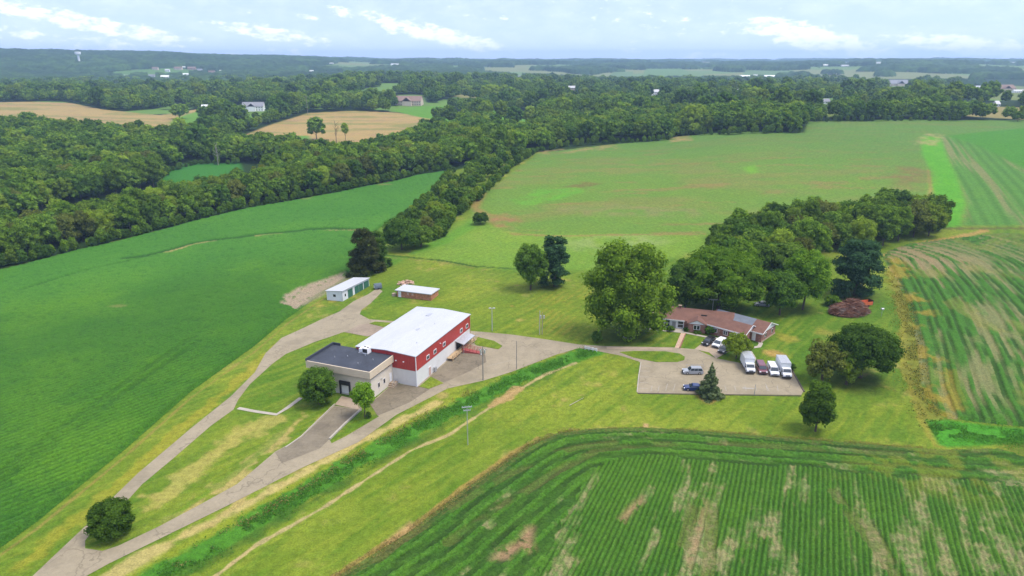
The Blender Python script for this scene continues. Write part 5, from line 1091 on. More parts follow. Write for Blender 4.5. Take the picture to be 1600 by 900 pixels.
# ------------------------------------------------------------------ brick house
def house():
    z0 = h1(60, 173); e = empty('brick_house', (60, 173, z0), 0, 'long low red brick house with brown shingled gables and a grey roof patch', 'house')
    def fr(b, x, y, ux, uy): b.at(x - 60, y - 173, 0, math.atan2(uy, ux)); return b
    HE = 2.7
    # main wing
    Mw = (40.2, 180.4, .955, -.297); b = MB(); fr(b, *Mw); b.box(0, 14.5, 0, 9.6, -1, HE); b.build('wall', M['brick'], e)
    def gable(nm, fx, L, W, ridge, over=.45, mt='shingle', th=.14, x0=0):
        b = MB(); fr(b, *fx); k = (ridge - HE) / (W / 2); zo = HE - over * k
        b.yprism([(-over, zo), (W / 2, ridge), (W + over, zo), (W + over, zo + th), (W / 2, ridge + th), (-over, zo + th)], x0 - over, L + over); return b.build(nm, M[mt], e)
    def gablewall(fx, W, x, ridge, mt='frame_white', t=.1):
        b = MB(); fr(b, *fx); b.yprism([(0, HE - .02), (W, HE - .02), (W / 2, ridge - .05)], x - t, x + t); return b.build('gable_end', M[mt], e)
    def fascia(fx, x0, x1, y, z):
        b = MB(); fr(b, *fx); b.box(x0, x1, y - .06, y, z - .16, z + .16); b.build('gutter', M['frame_white'], e)
    r1 = gable('roof', Mw, 21.0, 9.6, 4.6); b = MB(); fr(b, *Mw); b.box(14.5, 20.8, 4.2, 9.6, -1, HE); b.build('wall', M['brick'], e)
    gablewall(Mw, 9.6, 0, 4.6); fascia(Mw, -.4, 8.4, -.44, HE - .1)
    # porch: white wall behind posts, windows and door
    b = MB(); fr(b, *Mw); b.box(2.6, 8.2, -.08, .02, .1, HE - .1); b.build('porch_wall', M['frame_white'], e)
    for x, w_ in ((3.0, 1.3), (6.6, 1.4)):
        b = MB(); fr(b, *Mw); b.box(x, x + w_, -.14, -.07, .5, 1.35); b.box(x, x + w_, -.14, -.07, 1.55, 2.3); b.build('window', M['glass_dark'], e)
    b = MB(); fr(b, *Mw); b.box(5.0, 6.0, -.14, -.07, .1, 2.1); b.build('door', M['grey_paint'], e)
    # small front gable
    G = (48.7, 176.0, .955, -.297); b = MB(); fr(b, 48.7, 175.9, .955, -.297); b.box(0, 4.6, 0, 3, -1, HE); b.build('wall', M['brick'], e)
    k = (3.75 - HE) / 2.3
    b = MB(); fr(b, 48.7, 175.9, .955, -.297); o = .4; b.xprism([(-o, HE - o * k), (2.3, 3.75), (4.6 + o, HE - o * k), (4.6 + o, HE - o * k + .14), (2.3, 3.89), (-o, HE - o * k + .14)], -.4, 4.6); b.build('roof', M['shingle'], e)
    b = MB(); fr(b, 48.7, 175.9, .955, -.297); b.xprism([(-.2, HE - .1), (4.8, HE - .1), (2.3, 3.72)], -.14, -.02); b.build('gable_end', M['frame_white'], e)
    b = MB(); fr(b, 48.7, 175.9, .955, -.297); b.box(1.4, 3.2, -.1, 0, 1.0, 2.3); w_ = b.build('window', M['frame_white'], e); b = MB(); fr(b, 48.7, 175.9, .955, -.297); b.box(1.52, 2.22, -.13, -.09, 1.1, 2.2); b.box(2.38, 3.08, -.13, -.09, 1.1, 2.2); b.build('pane', M['glass_dark'], w_)
    # right front wing
    Rw = (52.9, 176.1, .73, -.683); LR = 12.1; b = MB(); fr(b, *Rw); b.box(0, LR, 0, 6.8, -1, HE); b.build('wall', M['brick'], e); gable('roof', Rw, LR, 6.8, 4.15); gablewall(Rw, 6.8, LR + .02, 4.15)
    b = MB(); fr(b, *Rw); b.yprism([(-.5, HE - .25), (3.4, 4.16), (7.3, HE - .25), (7.3, HE - .02), (3.4, 4.36), (-.5, HE - .02)], LR + .46, LR + .54); b.build('bargeboard', M['frame_white'], e); fascia(Rw, 0, LR + .4, -.44, HE - .1)
    for x in (3.0, 6.0, 9.2):
        b = MB(); fr(b, *Rw); b.box(x, x + 1.25, -.08, 0, .85, 2.1); w_ = b.build('window', M['frame_white'], e); b = MB(); fr(b, *Rw); b.box(x + .12, x + .56, -.11, -.07, .97, 1.98); b.box(x + .68, x + 1.13, -.11, -.07, .97, 1.98); b.build('pane', M['glass_dark'], w_)
    # rear right wing
    Sx, Sy = 66.4 - .73 * 15, 168.4 + .683 * 15; Sw = (Sx, Sy, .73, -.683); LS = 15; WS = 8.8
    b = MB(); fr(b, *Sw); b.box(0, LS, 0, WS, -1, HE); b.build('wall', M['brick'], e); gable('roof', Sw, LS, WS, 4.45); gablewall(Sw, WS, LS + .02, 4.45)
    b = MB(); fr(b, *Sw); b.yprism([(-.5, HE - .25), (WS / 2, 4.46), (WS + .5, HE - .25), (WS + .5, HE - .02), (WS / 2, 4.66), (-.5, HE - .02)], LS + .46, LS + .54); b.build('bargeboard', M['frame_white'], e); fascia(Sw, LS - 4, LS + .4, -.44, HE - .1)
    k = (4.45 - HE) / (WS / 2); b = MB(); fr(b, *Sw); b.yprism([(-.1, HE - .1 * k + .15), (WS / 2, 4.60), (WS / 2, 4.63), (-.1, HE - .1 * k + .18)], 0, LS - 3.6); b.yprism([(WS / 2, 4.60), (WS * .8, 4.6 - k * WS * .3), (WS * .8, 4.63 - k * WS * .3), (WS / 2, 4.63)], 4, LS - 3.6); b.build('grey_roofing', M['shingle_grey'], e)
    for y in (2.0, 6.2):
        b = MB(); fr(b, *Sw); b.box(LS, LS + .08, y, y + .9, 1.0, 2.1); w_ = b.build('window', M['frame_white'], e); b = MB(); fr(b, *Sw); b.box(LS + .07, LS + .11, y + .1, y + .8, 1.1, 2.0); b.build('pane', M['glass_dark'], w_)
    b = MB(); fr(b, *Sw); b.box(LS - 2.6, LS - 1.6, -.08, 0, .1, 2.2); b.build('door', M['frame_white'], e); b = MB(); fr(b, *Sw); b.box(LS, LS + .12, 0, WS, -.5, .35); b.build('foundation', M['concrete'], e)
    b = MB(); fr(b, *Mw); b.box(-1.1, -.1, -.6, .6, -1, 4.0); c_ = b.build('chimney', M['brick'], e); b = MB(); fr(b, *Mw); b.box(-1.2, 0, -.7, .7, 4.0, 4.2); b.build('cap', M['concrete'], c_)
    b = MB(); fr(b, *Mw); b.box(6.2, 7.0, 4.4, 5.0, 4.2, 5.3); c_ = b.build('chimney', M['brick'], e); b = MB(); fr(b, *Mw); b.box(6.1, 7.1, 4.3, 5.1, 5.3, 5.42); b.build('cap', M['concrete'], c_)
    b = MB(); fr(b, *Mw); b.box(12.6, 15.4, 2.2, 2.6, 3.55, 4.0); b.build('roof_vent', M['dark_trim'], e)
    b = MB(); fr(b, *Mw); b.box(13.0, 13.2, 3.9, 9.9, 4.60 - 1.9, 4.62 - 1.9 + .2); b.build('flashing', M['frame_white'], e)
    # brick steps down the lawn
    p0 = ground(1067.5, 521); p1 = ground(1058, 544); s = empty('brick_steps', (p1[0], p1[1], p1[2]), math.atan2(p0[1] - p1[1], p0[0] - p1[0]), 'narrow flight of brick steps climbing the lawn to the house door', 'steps')
    L = math.hypot(p0[0] - p1[0], p0[1] - p1[1]); dz = p0[2] - p1[2]; n = 15; b = MB()
    for k in range(n): b.box(L * k / n, L * (k + .82) / n, -.6, .6, -.3 + dz * k / n, .12 + dz * (k + 1) / n)
    b.build('treads', mat('pale_brick', (.52, .36, .25), .85, var=.2, scale=3), s)
    b = MB()
    for k in range(n): b.box(L * (k + .82) / n, L * (k + 1) / n, -.6, .6, -.3 + dz * k / n, .08 + dz * (k + 1) / n)
    b.build('risers', M['brick'], s)
    b = MB(); b.box(0, L, -.8, -.62, -.3, .25 + dz); b.build('side_wall', M['brick'], s)
house()

# ------------------------------------------------------------------ poles, lamps and small structures
def upole(px, py, top, r, label, name='utility_pole', cat='pole', arms=(), extra=None, m='pole_wood', rz=0):
    x, y, z = ground(px, py); H = height_for(px, py, top); e = empty(name, (x, y, z - .1), rz, label, cat)
    b = MB(); b.cyl((0, 0, -.5), (0, 0, H), r, r * .65, 8); b.build('shaft', M[m], e)
    for (za, wa) in arms:
        b = MB(); b.box(-wa, wa, -.08, .08, H - za - .1, H - za + .06); a_ = b.build('crossarm', M[m], e)
        for k in (-.92, -.35, .35, .92): b = MB(); b.cyl((wa * k, 0, H - za + .06), (wa * k, 0, H - za + .28), .05, n=6); b.build('insulator', M['galv'], a_)
    if extra: extra(e, H)
    return e
def lamp_head(wd):
    def f(e, H):
        for s in (-1, 1): b = MB(); b.bbox(s * .2 if s > 0 else -wd, wd if s > 0 else -.2, -.2, .2, H - .1, H + .12, .04); b.build('lamp_head', M['galv'], e)
    return f
def box_on(e, H):
    for s in (-.45, .45): b = MB(); b.cyl((s, -.25, H - 1.6), (s, -.25, H - .7), .2, n=8); b.build('transformer', M['galv'], e)
upole(769, 517, 481, .14, 'pale light pole with a double lamp head behind the end of the warehouse', 'light_pole', 'light pole', extra=lamp_head(.85), m='galv')
upole(843, 523, 485, .13, 'pale left pole of the close pair beside the drive above the ditch', rz=.1, m='galv'); upole(847, 522.5, 488, .12, 'right pole of the close pair beside the drive, carrying small boxes', extra=box_on)
upole(754.8, 594, 541, .16, 'dark utility pole with transformers beside the loading yard', arms=((.7, .9),), extra=box_on)
upole(807, 577, 532, .12, 'thin dark pole at the lower edge of the yard where the drive widens', rz=.3)
upole(731, 695, 634, .11, 'tall thin pole with crossed arms standing in the grass beyond the ditch', arms=((.2, 1.0), (.9, .7)), m='galv', rz=.2)
upole(1178.5, 618, 600, .08, 'short signless post at the lower edge of the car park', 'post', 'post', m='grey_paint')
def ant(e, H):
    b = MB(); b.box(-1.3, 1.3, -.04, .04, H - .1, H - .02); b.box(-.9, .9, -.5, -.42, H - .1, H - .02)
    for k in range(7): x = -1.2 + k * .4; b.box(x - .025, x + .025, -.7, .7, H - .12, H - .06)
    b.build('antenna', M['galv'], e)
upole(1112, 497, 467, .08, 'television antenna mast rising behind the brick house roof', 'antenna_mast', 'antenna', extra=ant, m='galv')
def bird(e, H): b = MB(); b.bbox(-.35, .35, -.3, .3, H - .5, H, .1); b.build('box', M['galv'], e); b = MB(); b.box(-.6, .6, -.05, .05, H + .0, H + .06); b.build('perch', M['galv'], e)
upole(1377, 494, 481, .07, 'small pole with a nest box on the lawn right of the brush pile', 'nest_box_pole', 'nest box', extra=bird, m='galv')
def distant_pole(px, py, top, lab): upole(px, py, top, .22, lab, arms=((1.0, 1.6),))
distant_pole(481, 180, 150, 'distant utility pole at the top of the middle tan field')
def fence_gate():
    a = ground(914, 546); c = ground(930, 549.5); e = empty('guard_rail', (a[0], a[1], a[2]), math.atan2(c[1] - a[1], c[0] - a[0]), 'short white guard rail where the drive crosses the ditch', 'guard rail'); L = math.hypot(c[0] - a[0], c[1] - a[1]) * 1.15
    for k in range(4): b = MB(); b.box(L * k / 3 - .07, L * k / 3 + .07, -.07, .07, -.3, 1.0); b.build('post', M['frame_white'], e)
    for z in (.45, .85): b = MB(); b.box(-.1, L + .1, -.12, -.07, z - .1, z + .1); b.build('rail', M['frame_white'], e)
fence_gate()
a = ground(1072, 585.5); e = empty('cart_rail', (a[0] + .8, a[1] + 3.4, a[2] + .05), 0, 'low metal rail behind the silver wagon in the car park', 'rail')
for k in range(4): b = MB(); b.cyl((k * 1.4, 0, 0), (k * 1.4, 0, 1.1), .035, n=5); b.build('post', M['grey_paint'], e)
b = MB(); b.cyl((0, 0, 1.08), (4.2, 0, 1.08), .035, n=5); b.cyl((0, 0, .55), (4.2, 0, .55), .03, n=5); b.build('rail', M['grey_paint'], e)
for X_, Y_, nm in ((1019, 544.5, 'x'),): pass
# brush pile with an orange trailer
def brush_pile():
    r = np.random.default_rng(8); gx, gy, gz = ground(1322, 488); k = 6500; a = r.uniform(0, 2 * math.pi, k); q = np.sqrt(r.random(k)); px_ = q * np.cos(a) * 5.6; py_ = q * np.sin(a) * 4.2; hz = np.sqrt(np.clip(1 - q * q, 0, 1)) * 3.5 * (1 + .2 * np.sin(px_ * .9)); 
    P = np.stack([px_ + .9, py_ + px_ * .25, hz * r.uniform(.55, 1.0, k)], 1); D = np.stack([np.full(k, 1.0), r.normal(0, .35, k) + py_ * .12, r.normal(0, .25, k) - px_ * .03], 1); D /= np.linalg.norm(D, axis=1)[:, None]; S = np.cross(D, r.normal(size=(k, 3))); S /= np.linalg.norm(S, axis=1)[:, None]
    ln = r.uniform(.5, 1.5, k)[:, None]; wd = r.uniform(.03, .10, k)[:, None]; V = np.stack([P - D * ln - S * wd, P + D * ln - S * wd * .5, P + D * ln + S * wd * .5, P - D * ln + S * wd], 1).reshape(-1, 3)
    C2 = ICOV * np.array([5.3, 3.8, 2.7]) + np.array([.9, 0, .1]); C2[:, 1] += C2[:, 0] * .25
    tri = np.concatenate([np.arange(k * 4).reshape(k, 4)[:, [0, 1, 2]], np.arange(k * 4).reshape(k, 4)[:, [0, 2, 3]], ICOF + k * 4]); tone = np.concatenate([np.repeat(np.clip(r.normal(.5, .3, k), 0, 1), 4), np.full(len(C2), .2)])
    m, t, p, o = mat_new('dry_brush'); at = t.new('ShaderNodeAttribute'); at.attribute_name = 'tone'; tc = t.new('ShaderNodeTexCoord'); c = t.mix(at.outputs['Fac'], (.10, .045, .028), (.26, .115, .065)); c = t.mix(t.ramp(t.noise(tc.outputs['Object'], .5, 4, .6), .5, .65, 0, .6), c, (.25, .20, .17)); t.l.new(c, p.inputs['Base Color']); p.inputs['Roughness'].default_value = .95
    me = np_mesh('brush_pile', np.concatenate([V, C2]), tri, m, {'tone': tone}, False); tag(link('brush_pile', me, None, (gx, gy, gz)), 'long heap of dry reddish brown branches below the blue-green pine', 'brush pile')
    gx, gy, gz = ground(1352, 478); e = empty('utility_trailer', (gx, gy, gz), .25, 'small orange trailer parked at the right end of the brush pile', 'trailer'); om = mat('orange_paint', (.62, .14, .05), .6, var=.15, scale=2)
    b = MB(); b.box(-1.7, 1.7, -1.0, 1.0, .5, .62); b.build('bed', om, e); b = MB(); b.box(-1.7, 1.7, -1.02, -.96, .6, 1.6); b.box(-1.7, 1.7, .96, 1.02, .6, 1.6); b.box(-1.72, -1.66, -1, 1, .6, 1.6); b.build('side_board', om, e); b = MB(); b.box(1.66, 1.74, -1.05, 1.05, .5, 2.0); b.build('tailgate', M['dark_trim'], e)
    for s in (-1, 1): b = MB(); b.cyl((0, s * 1.05, .36), (0, s * 1.25, .36), .36, n=14); b.build('wheel', M['dark_trim'], e)
brush_pile()
# timber lying at the ditch side and a low line of stones
for X_, Y_, l_, lab in ((900, 640, 4.5, 'long pale branch lying on the lawn left of the car park'),):
    a = ground(890, 634); c = ground(912, 622); b = MB(); b.cyl((a[0], a[1], a[2] + .12), (c[0], c[1], c[2] + .12), .09, .04, 6); tag(b.build('fallen_branch', M['bark_pale']), lab, 'branch')

# ------------------------------------------------------------------ vehicles: x forward, built from a rounded side profile
M['tyre'] = mat('tyre_rubber', (.02, .02, .02), .9); M['rim'] = mat('alloy_rim', (.45, .45, .46), .35, metal=.7); M['headlamp'] = mat('headlamp_glass', (.75, .76, .78), .15, spec=.7); M['taillamp'] = mat('tail_lamp', (.35, .02, .02), .3)
M['auto_glass'] = mat('auto_glass', (.035, .045, .055), .06, spec=.8, var=.05); M['plate'] = mat('number_plate', (.6, .6, .6), .5); M['black_plastic'] = mat('black_plastic', (.025, .025, .027), .6)
def vehicle(name, label, cat, x, y, z, head, L, W, belt, H, paint, side, cabin, wheels=.34, wb=(.19, .80), group=None, nose=0, rails=False, parts=True, two=None):
    """side: lower body outline (x,z); cabin: greenhouse outline from the rear base over the roof to the windscreen base"""
    e = empty(name, (x, y, z), head, label, cat, group); pm = mat(name + '_paint', paint, .3, spec=.5, var=.04, coat=.5); b = MB(); hw = W / 2
    def loft(o, ys_, taper):
        n = len(o); vs = []
        for yy in ys_:
            for (px_, pz_) in o: k = 1 - taper * max(0, (pz_ - belt) / max(.01, H - belt)); vs.append((px_ * L, yy * hw * k, pz_))
        m_ = len(ys_); fs = [tuple(range(n)), tuple(range(m_ * n - 1, (m_ - 1) * n - 1, -1))]
        for j in range(m_ - 1):
            for i in range(n): q = (i + 1) % n; fs.append((j * n + q, j * n + i, (j + 1) * n + i, (j + 1) * n + q))
        return vs, fs
    b.add(*loft(side, (-1, 1), 0)); b.add(*loft(cabin, (-.98, .98), .16)); b.build('body', pm, e)
    # windows follow the cabin outline, a few centimetres proud
    cx = [p[0] for p in cabin]; x0, x1 = min(cx), max(cx); roof = [p for p in cabin if p[1] > H - .12]; rx0, rx1 = min(p[0] for p in roof), max(p[0] for p in roof)
    zb, zt = belt + .05, H - .12
    def P(fx, fz, s):
        k = 1 - .16 * (fz - belt) / (H - belt); return (fx * L, s * (hw * .98 * k + .012), fz)
    t = lambda a_, b_, z_: a_ + (b_ - a_) * (z_ - belt) / (H - belt)
    for s in (-1, 1):
        for (a0, a1) in ((.04, .36), (.39, .66), (.69, .97)):
            lo0, hi0 = x0 + (x1 - x0) * a0, rx0 + (rx1 - rx0) * a0; lo1, hi1 = x0 + (x1 - x0) * a1, rx0 + (rx1 - rx0) * a1
            if two and a0 < two: continue
            b = MB(); b.poly([P(t(lo0, hi0, zb), zb, s), P(t(lo1, hi1, zb), zb, s), P(t(lo1, hi1, zt), zt, s), P(t(lo0, hi0, zt), zt, s)]); b.build('side_window', M['auto_glass'], e)
    for nm, a0, a1, off in (('windscreen', x1, rx1, .03), ('rear_window', x0, rx0, -.03)):
        if nm == 'rear_window' and two: continue
        b = MB(); k1, k2 = hw * .90, hw * .76; xa, xb = t(a0, a1, zb) * L + off, t(a0, a1, zt) * L + off; b.poly([(xa, -k1, zb), (xa, k1, zb), (xb, k2, zt), (xb, -k2, zt)]); b.build(nm, M['auto_glass'], e)
    fx = max(p[0] for p in side) * L; bx = min(p[0] for p in side) * L; hz = belt * .72
    for s in (-1, 1):
        b = MB(); b.bbox(fx - .18, fx + .02, s * hw * .78 - .2, s * hw * .78 + .2, hz - .09, hz + .1, .03); b.build('headlight', M['headlamp'], e)
        b = MB(); b.box(bx - .02, bx + .08, s * hw * .86 - .1, s * hw * .86 + .1, hz, hz + .25); b.build('tail_light', M['taillamp'], e)
        b = MB(); b.bbox(x1 * L - .35, x1 * L - .15, s * (hw + .12) - .1, s * (hw + .12) + .1, belt, belt + .16, .03); b.build('mirror', pm, e)
        for wx in wb:
            b = MB(); cxw = (wx - .5) * L; b.cyl((cxw, s * (hw - .2), wheels), (cxw, s * (hw + .02), wheels), wheels, n=18); w_ = b.build('wheel', M['tyre'], e)
            b = MB(); b.cyl((cxw, s * (hw + .0), wheels), (cxw, s * (hw + .035), wheels), wheels * .6, n=12); b.build('rim', M['rim'], w_)
    b = MB(); b.box(fx - .05, fx + .05, -hw * .5, hw * .5, hz - .12, hz + .05); b.build('grille', M['black_plastic'], e)
    b = MB(); b.bbox(fx - .12, fx + .07, -hw * .92, hw * .92, .28, .48, .04); b.build('bumper', M['black_plastic'], e)
    if rails:
        for s in (-.6, .6): b = MB(); b.box(rx0 * L + .2, rx1 * L - .2, s * hw - .03, s * hw + .03, H + .02, H + .07); b.build('roof_rail', M['galv'], e)
    return e
SUV_S = [(-.5, .35), (-.5, .80), (-.48, .98), (.18, .98), (.44, .86), (.49, .72), (.5, .35), (.46, .25), (-.46, .25)]; SUV_C = [(-.485, .94), (-.42, 1.60), (-.38, 1.66), (.02, 1.68), (.08, 1.63), (.23, .94)]
CAR_S = [(-.5, .35), (-.5, .80), (-.46, .95), (-.2, .92), (.22, .90), (.44, .76), (.49, .62), (.5, .32), (.46, .22), (-.46, .22)]; CAR_C = [(-.36, .88), (-.22, 1.36), (-.16, 1.42), (.0, 1.43), (.06, 1.38), (.24, .86)]
VAN_S = [(-.5, .35), (-.5, 1.05), (-.48, 1.12), (.28, 1.10), (.43, .98), (.49, .84), (.5, .35), (.46, .25), (-.46, .25)]; VAN_C = [(-.495, 1.05), (-.475, 1.85), (-.45, 1.92), (.14, 1.94), (.20, 1.88), (.33, 1.02)]
MINI_S = [(-.5, .35), (-.5, .90), (-.48, 1.02), (.26, 1.02), (.45, .86), (.49, .72), (.5, .35), (.46, .25), (-.46, .25)]; MINI_C = [(-.49, .96), (-.44, 1.68), (-.40, 1.74), (.08, 1.76), (.14, 1.70), (.34, .94)]
def V_at(px, py): return ground(px, py)
def hd(deg): return math.radians(deg)
x, y, z = V_at(1082, 583.5); vehicle('station_wagon', 'silver grey wagon with roof rails parked left of the grey-green spruce', 'car', x, y, z + .06, hd(180 - 2), 4.8, 1.85, .98, 1.68, (.30, .32, .34), SUV_S, SUV_C, rails=True)
x, y, z = V_at(1084, 609.5); vehicle('sedan', 'dark blue car at the lower edge of the car park beside the spruce', 'car', x, y, z + .06, hd(180 - 8), 4.7, 1.82, .95, 1.43, (.014, .03, .11), CAR_S, CAR_C)
x, y, z = V_at(1107, 537); vehicle('suv', 'black car on the pale concrete drive in front of the brick house', 'car', x, y, z + .08, hd(228), 4.6, 1.85, .98, 1.62, (.012, .012, .014), SUV_S, SUV_C)
x, y, z = V_at(1124, 540); vehicle('minivan', 'white minivan parked diagonally in front of the brick house', 'van', x, y, z + .08, hd(228), 5.1, 1.98, 1.02, 1.76, (.74, .75, .77), MINI_S, MINI_C)
x, y, z = V_at(1132, 549); vehicle('sedan', 'dark grey car half hidden behind the small tree by the white minivan', 'car', x, y, z + .08, hd(228), 4.5, 1.82, .95, 1.43, (.05, .052, .06), CAR_S, CAR_C)
x, y, z = V_at(1189, 579.5); vehicle('van', 'maroon van between the two white vehicles at the back of the car park', 'van', x, y, z + .06, hd(-97), 5.1, 1.95, 1.10, 1.94, (.15, .045, .06), VAN_S, VAN_C)
x, y, z = V_at(1207, 582); vehicle('van', 'white cargo van parked between the maroon van and the right box truck', 'van', x, y, z + .06, hd(-98), 5.3, 2.0, 1.10, 1.98, (.76, .77, .79), VAN_S, VAN_C, two=.5)
x, y, z = V_at(1190, 478); vehicle('sedan', 'pale car in the shade of the dark tree behind the brick house', 'car', x, y, z + .02, hd(170), 4.4, 1.8, .95, 1.43, (.35, .36, .38), CAR_S, CAR_C)
def box_truck(px, py, head, label, bl=4.6):
    x, y, z = V_at(px, py); e = empty('box_truck', (x, y, z + .06), head, label, 'truck'); wp = mat('truck_white', (.74, .75, .76), .4, var=.04, coat=.2); bp = mat('box_white', (.66, .68, .70), .5, var=.05)
    b = MB(); b.bbox(-bl / 2 - 1.1, bl / 2 - 1.1, -1.15, 1.15, .75, 3.15, .05); c_ = b.build('cargo_box', bp, e)
    b = MB(); b.box(-bl / 2 - 1.14, bl / 2 - 1.06, -1.18, 1.18, 3.15, 3.2); b.box(-bl / 2 - 1.14, bl / 2 - 1.06, -1.18, -1.15, .75, .85); b.box(-bl / 2 - 1.14, bl / 2 - 1.06, 1.15, 1.18, .75, .85); b.build('trim', M['galv'], c_)
    b = MB(); b.box(-bl / 2 - 1.16, -bl / 2 - 1.1, -1.0, 1.0, .85, 3.0); b.build('rear_door', M['galv'], e)
    f0 = bl / 2 - 1.1
    b = MB(); b.xprism([(f0 + .05, .45), (f0 + .05, 2.15), (f0 + .25, 2.2), (f0 + .85, 2.15), (f0 + 1.35, 1.35), (f0 + 2.05, 1.12), (f0 + 2.15, .9), (f0 + 2.15, .45)], -.98, .98); b.build('cab', wp, e)
    b = MB(); b.poly([(f0 + .93, -.86, 2.06), (f0 + 1.37, -.92, 1.40), (f0 + 1.37, .92, 1.40), (f0 + .93, .86, 2.06)]); b.build('windscreen', M['auto_glass'], e)
    for s in (-1, 1):
        b = MB(); b.poly([(f0 + .22, s * .992, 1.35), (f0 + 1.2, s * .992, 1.35), (f0 + .85, s * .992, 2.02), (f0 + .22, s * .992, 2.02)]); b.build('side_window', M['auto_glass'], e)
        b = MB(); b.bbox(f0 + 2.1, f0 + 2.18, s * .75 - .18, s * .75 + .18, .78, 1.0, .02); b.build('headlight', M['headlamp'], e)
        b = MB(); b.bbox(f0 + 1.15, f0 + 1.3, s * 1.2 - .1, s * 1.2 + .1, 1.4, 1.75, .03); b.build('mirror', M['black_plastic'], e)
        for wx in (-bl / 2 - .2, f0 + 1.45):
            b = MB(); b.cyl((wx, s * .72, .38), (wx, s * 1.02, .38), .38, n=18); w_ = b.build('wheel', M['tyre'], e); b = MB(); b.cyl((wx, s * 1.0, .38), (wx, s * 1.04, .38), .22, n=12); b.build('rim', M['rim'], w_)
    b = MB(); b.box(f0 + 2.1, f0 + 2.2, -.5, .5, .75, 1.0); b.build('grille', M['black_plastic'], e); b = MB(); b.bbox(f0 + 2.05, f0 + 2.28, -.98, .98, .42, .66, .04); b.build('bumper', M['black_plastic'], e)
    b = MB(); b.box(-bl / 2 - 1.0, f0 + .3, -.5, .5, .5, .75); b.build('chassis', M['black_plastic'], e)
box_truck(1168, 576, hd(-95), 'white box truck at the left of the row of parked vans'); box_truck(1224, 583, hd(-96), 'white box truck at the right end of the row of parked vans', 4.9)

# ------------------------------------------------------------------ distant buildings
def far_house(px, py, wpx, label, wall, roof, k=.42, storeys=1, rz=0, name='distant_house', wing=0, flat=False, dep=None):
    x, y, z = ground(px, py); W = wpx / px_per_m(px, py); D = dep or max(7, W * .45); H = 2.9 * storeys; e = empty(name, (x, y, z - .3), rz, label, 'building' if flat else 'house')
    wm = mat('wall_' + name, wall, .8, var=.05, scale=.3); rm = mat('roof_' + name, roof, .8, var=.1, scale=.4)
    b = MB(); b.box(-W / 2, W / 2, -D / 2, D / 2, -2, H)
    if not flat: b.yprism([(-D / 2, H), (D / 2, H), (0, H + D * k)], -W / 2, W / 2)
    if wing: b.box(-W * .2, W * .15, -D / 2 - wing, -D / 2, -2, H)
    b.build('wall', wm, e)
    b = MB(); o = .4
    if flat: b.box(-W / 2 - .3, W / 2 + .3, -D / 2 - .3, D / 2 + .3, H, H + .3)
    else: b.yprism([(-D / 2 - o, H - o * 2 * k), (0, H + D * k), (D / 2 + o, H - o * 2 * k), (D / 2 + o, H - o * 2 * k + .3), (0, H + D * k + .3), (-D / 2 - o, H - o * 2 * k + .3)], -W / 2 - o, W / 2 + o)
    if wing: b.xprism([(-W * .2 - o, H - .3), (-W * .025, H + W * .35 * k), (W * .15 + o, H - .3), (W * .15 + o, H), (-W * .025, H + W * .35 * k + .3), (-W * .2 - o, H)], -D / 2 - wing - .4, 0)
    b.build('roof', rm, e)
    n = max(2, int(W / 3.2))
    for s in range(storeys):
        for i in range(n):
            cx = -W / 2 + W * (i + .5) / n
            if wing and -W * .22 < cx < W * .17: continue
            b = MB(); b.box(cx - .5, cx + .5, -D / 2 - .06, -D / 2 + .02, 1 + s * 2.9, 2.2 + s * 2.9); b.build('window', M['glass_dark'], e)
    return e
WH, TAN, BR = (.80, .80, .78), (.55, .46, .36), (.40, .26, .20); GR, BRN, LG = (.22, .22, .24), (.22, .15, .12), (.5, .5, .5)
for a in HOUSES: far_house(*a)
def water_tower():
    x, y, z = ground(124.5, 99); d = math.hypot(x, y); px_m = px_per_m(124.5, 99); H = 17 / px_m; e = empty('water_tower', (x, y, z), 0, 'tall white water tower on the left skyline', 'water tower'); wt = mat('tower_white', (.8, .8, .8), .6)
    R = 4.3 / px_m; b = MB(); b.cyl((0, 0, -4), (0, 0, H - R * .9), 1.7 / px_m, 1.4 / px_m, 14); b.build('column', wt, e)
    b = MB(); prev = None
    prof = [(H - R * 1.2, .30), (H - R * .8, .95), (H - R * .1, 1.0), (H, .9), (H + .02 * R, .1)]
    for (za, ra), (zb, rb) in zip(prof[:-1], prof[1:]): b.cyl((0, 0, za), (0, 0, zb), R * ra, R * rb, 18, caps=False)
    b.build('tank', wt, e)
water_tower()
def bare_tree(px, py, top, label, seed, m='bark_pale', w_=1.0):
    x, y, z = ground(px, py); H = height_for(px, py, top); e = empty('dead_tree', (x, y, z), 0, label, 'tree'); link('trunk', trunk_mesh('trunk', H, .3 * w_, seed, M[m], 6, H * .16), e)
    b = MB(); rr = random.Random(seed)
    for k in range(14):
        q = Vector((rr.uniform(-.3, .3), rr.uniform(-.3, .3), H * rr.uniform(.4, .95))); a = rr.uniform(0, 6.28); l_ = H * rr.uniform(.1, .22); b.cyl(q, q + Vector((math.cos(a) * l_, math.sin(a) * l_, l_ * rr.uniform(.5, 1.2))), .12, .04, 5)
    b.build('branch', M[m], e)
bare_tree(526, 228, 188, 'bare leafless tree in front of the middle tan field', 61, 'bark'); bare_tree(341, 258, 226, 'pale dead trunk at the edge of the valley wood near the pasture', 62)
x, y, z = ground(541, 232); H = height_for(541, 232, 190); e = empty('leaning_tree', (x, y, z), 0, 'slender leaning tree on a bare stem right of the leafless one', 'tree')
link('trunk', trunk_mesh('trunk', H * .75, .25, 63, M['bark'], 3, 2.5, .08), e); link('crown', crown_mesh('crown', M['leaf_wood'], [(a * .7, b_ * .7, c_ * 1.0, r1_, r2_) for a, b_, c_, r1_, r2_ in round_lobes(H, 4.2, 64, .48, 12)], 700, .6, 64), e)

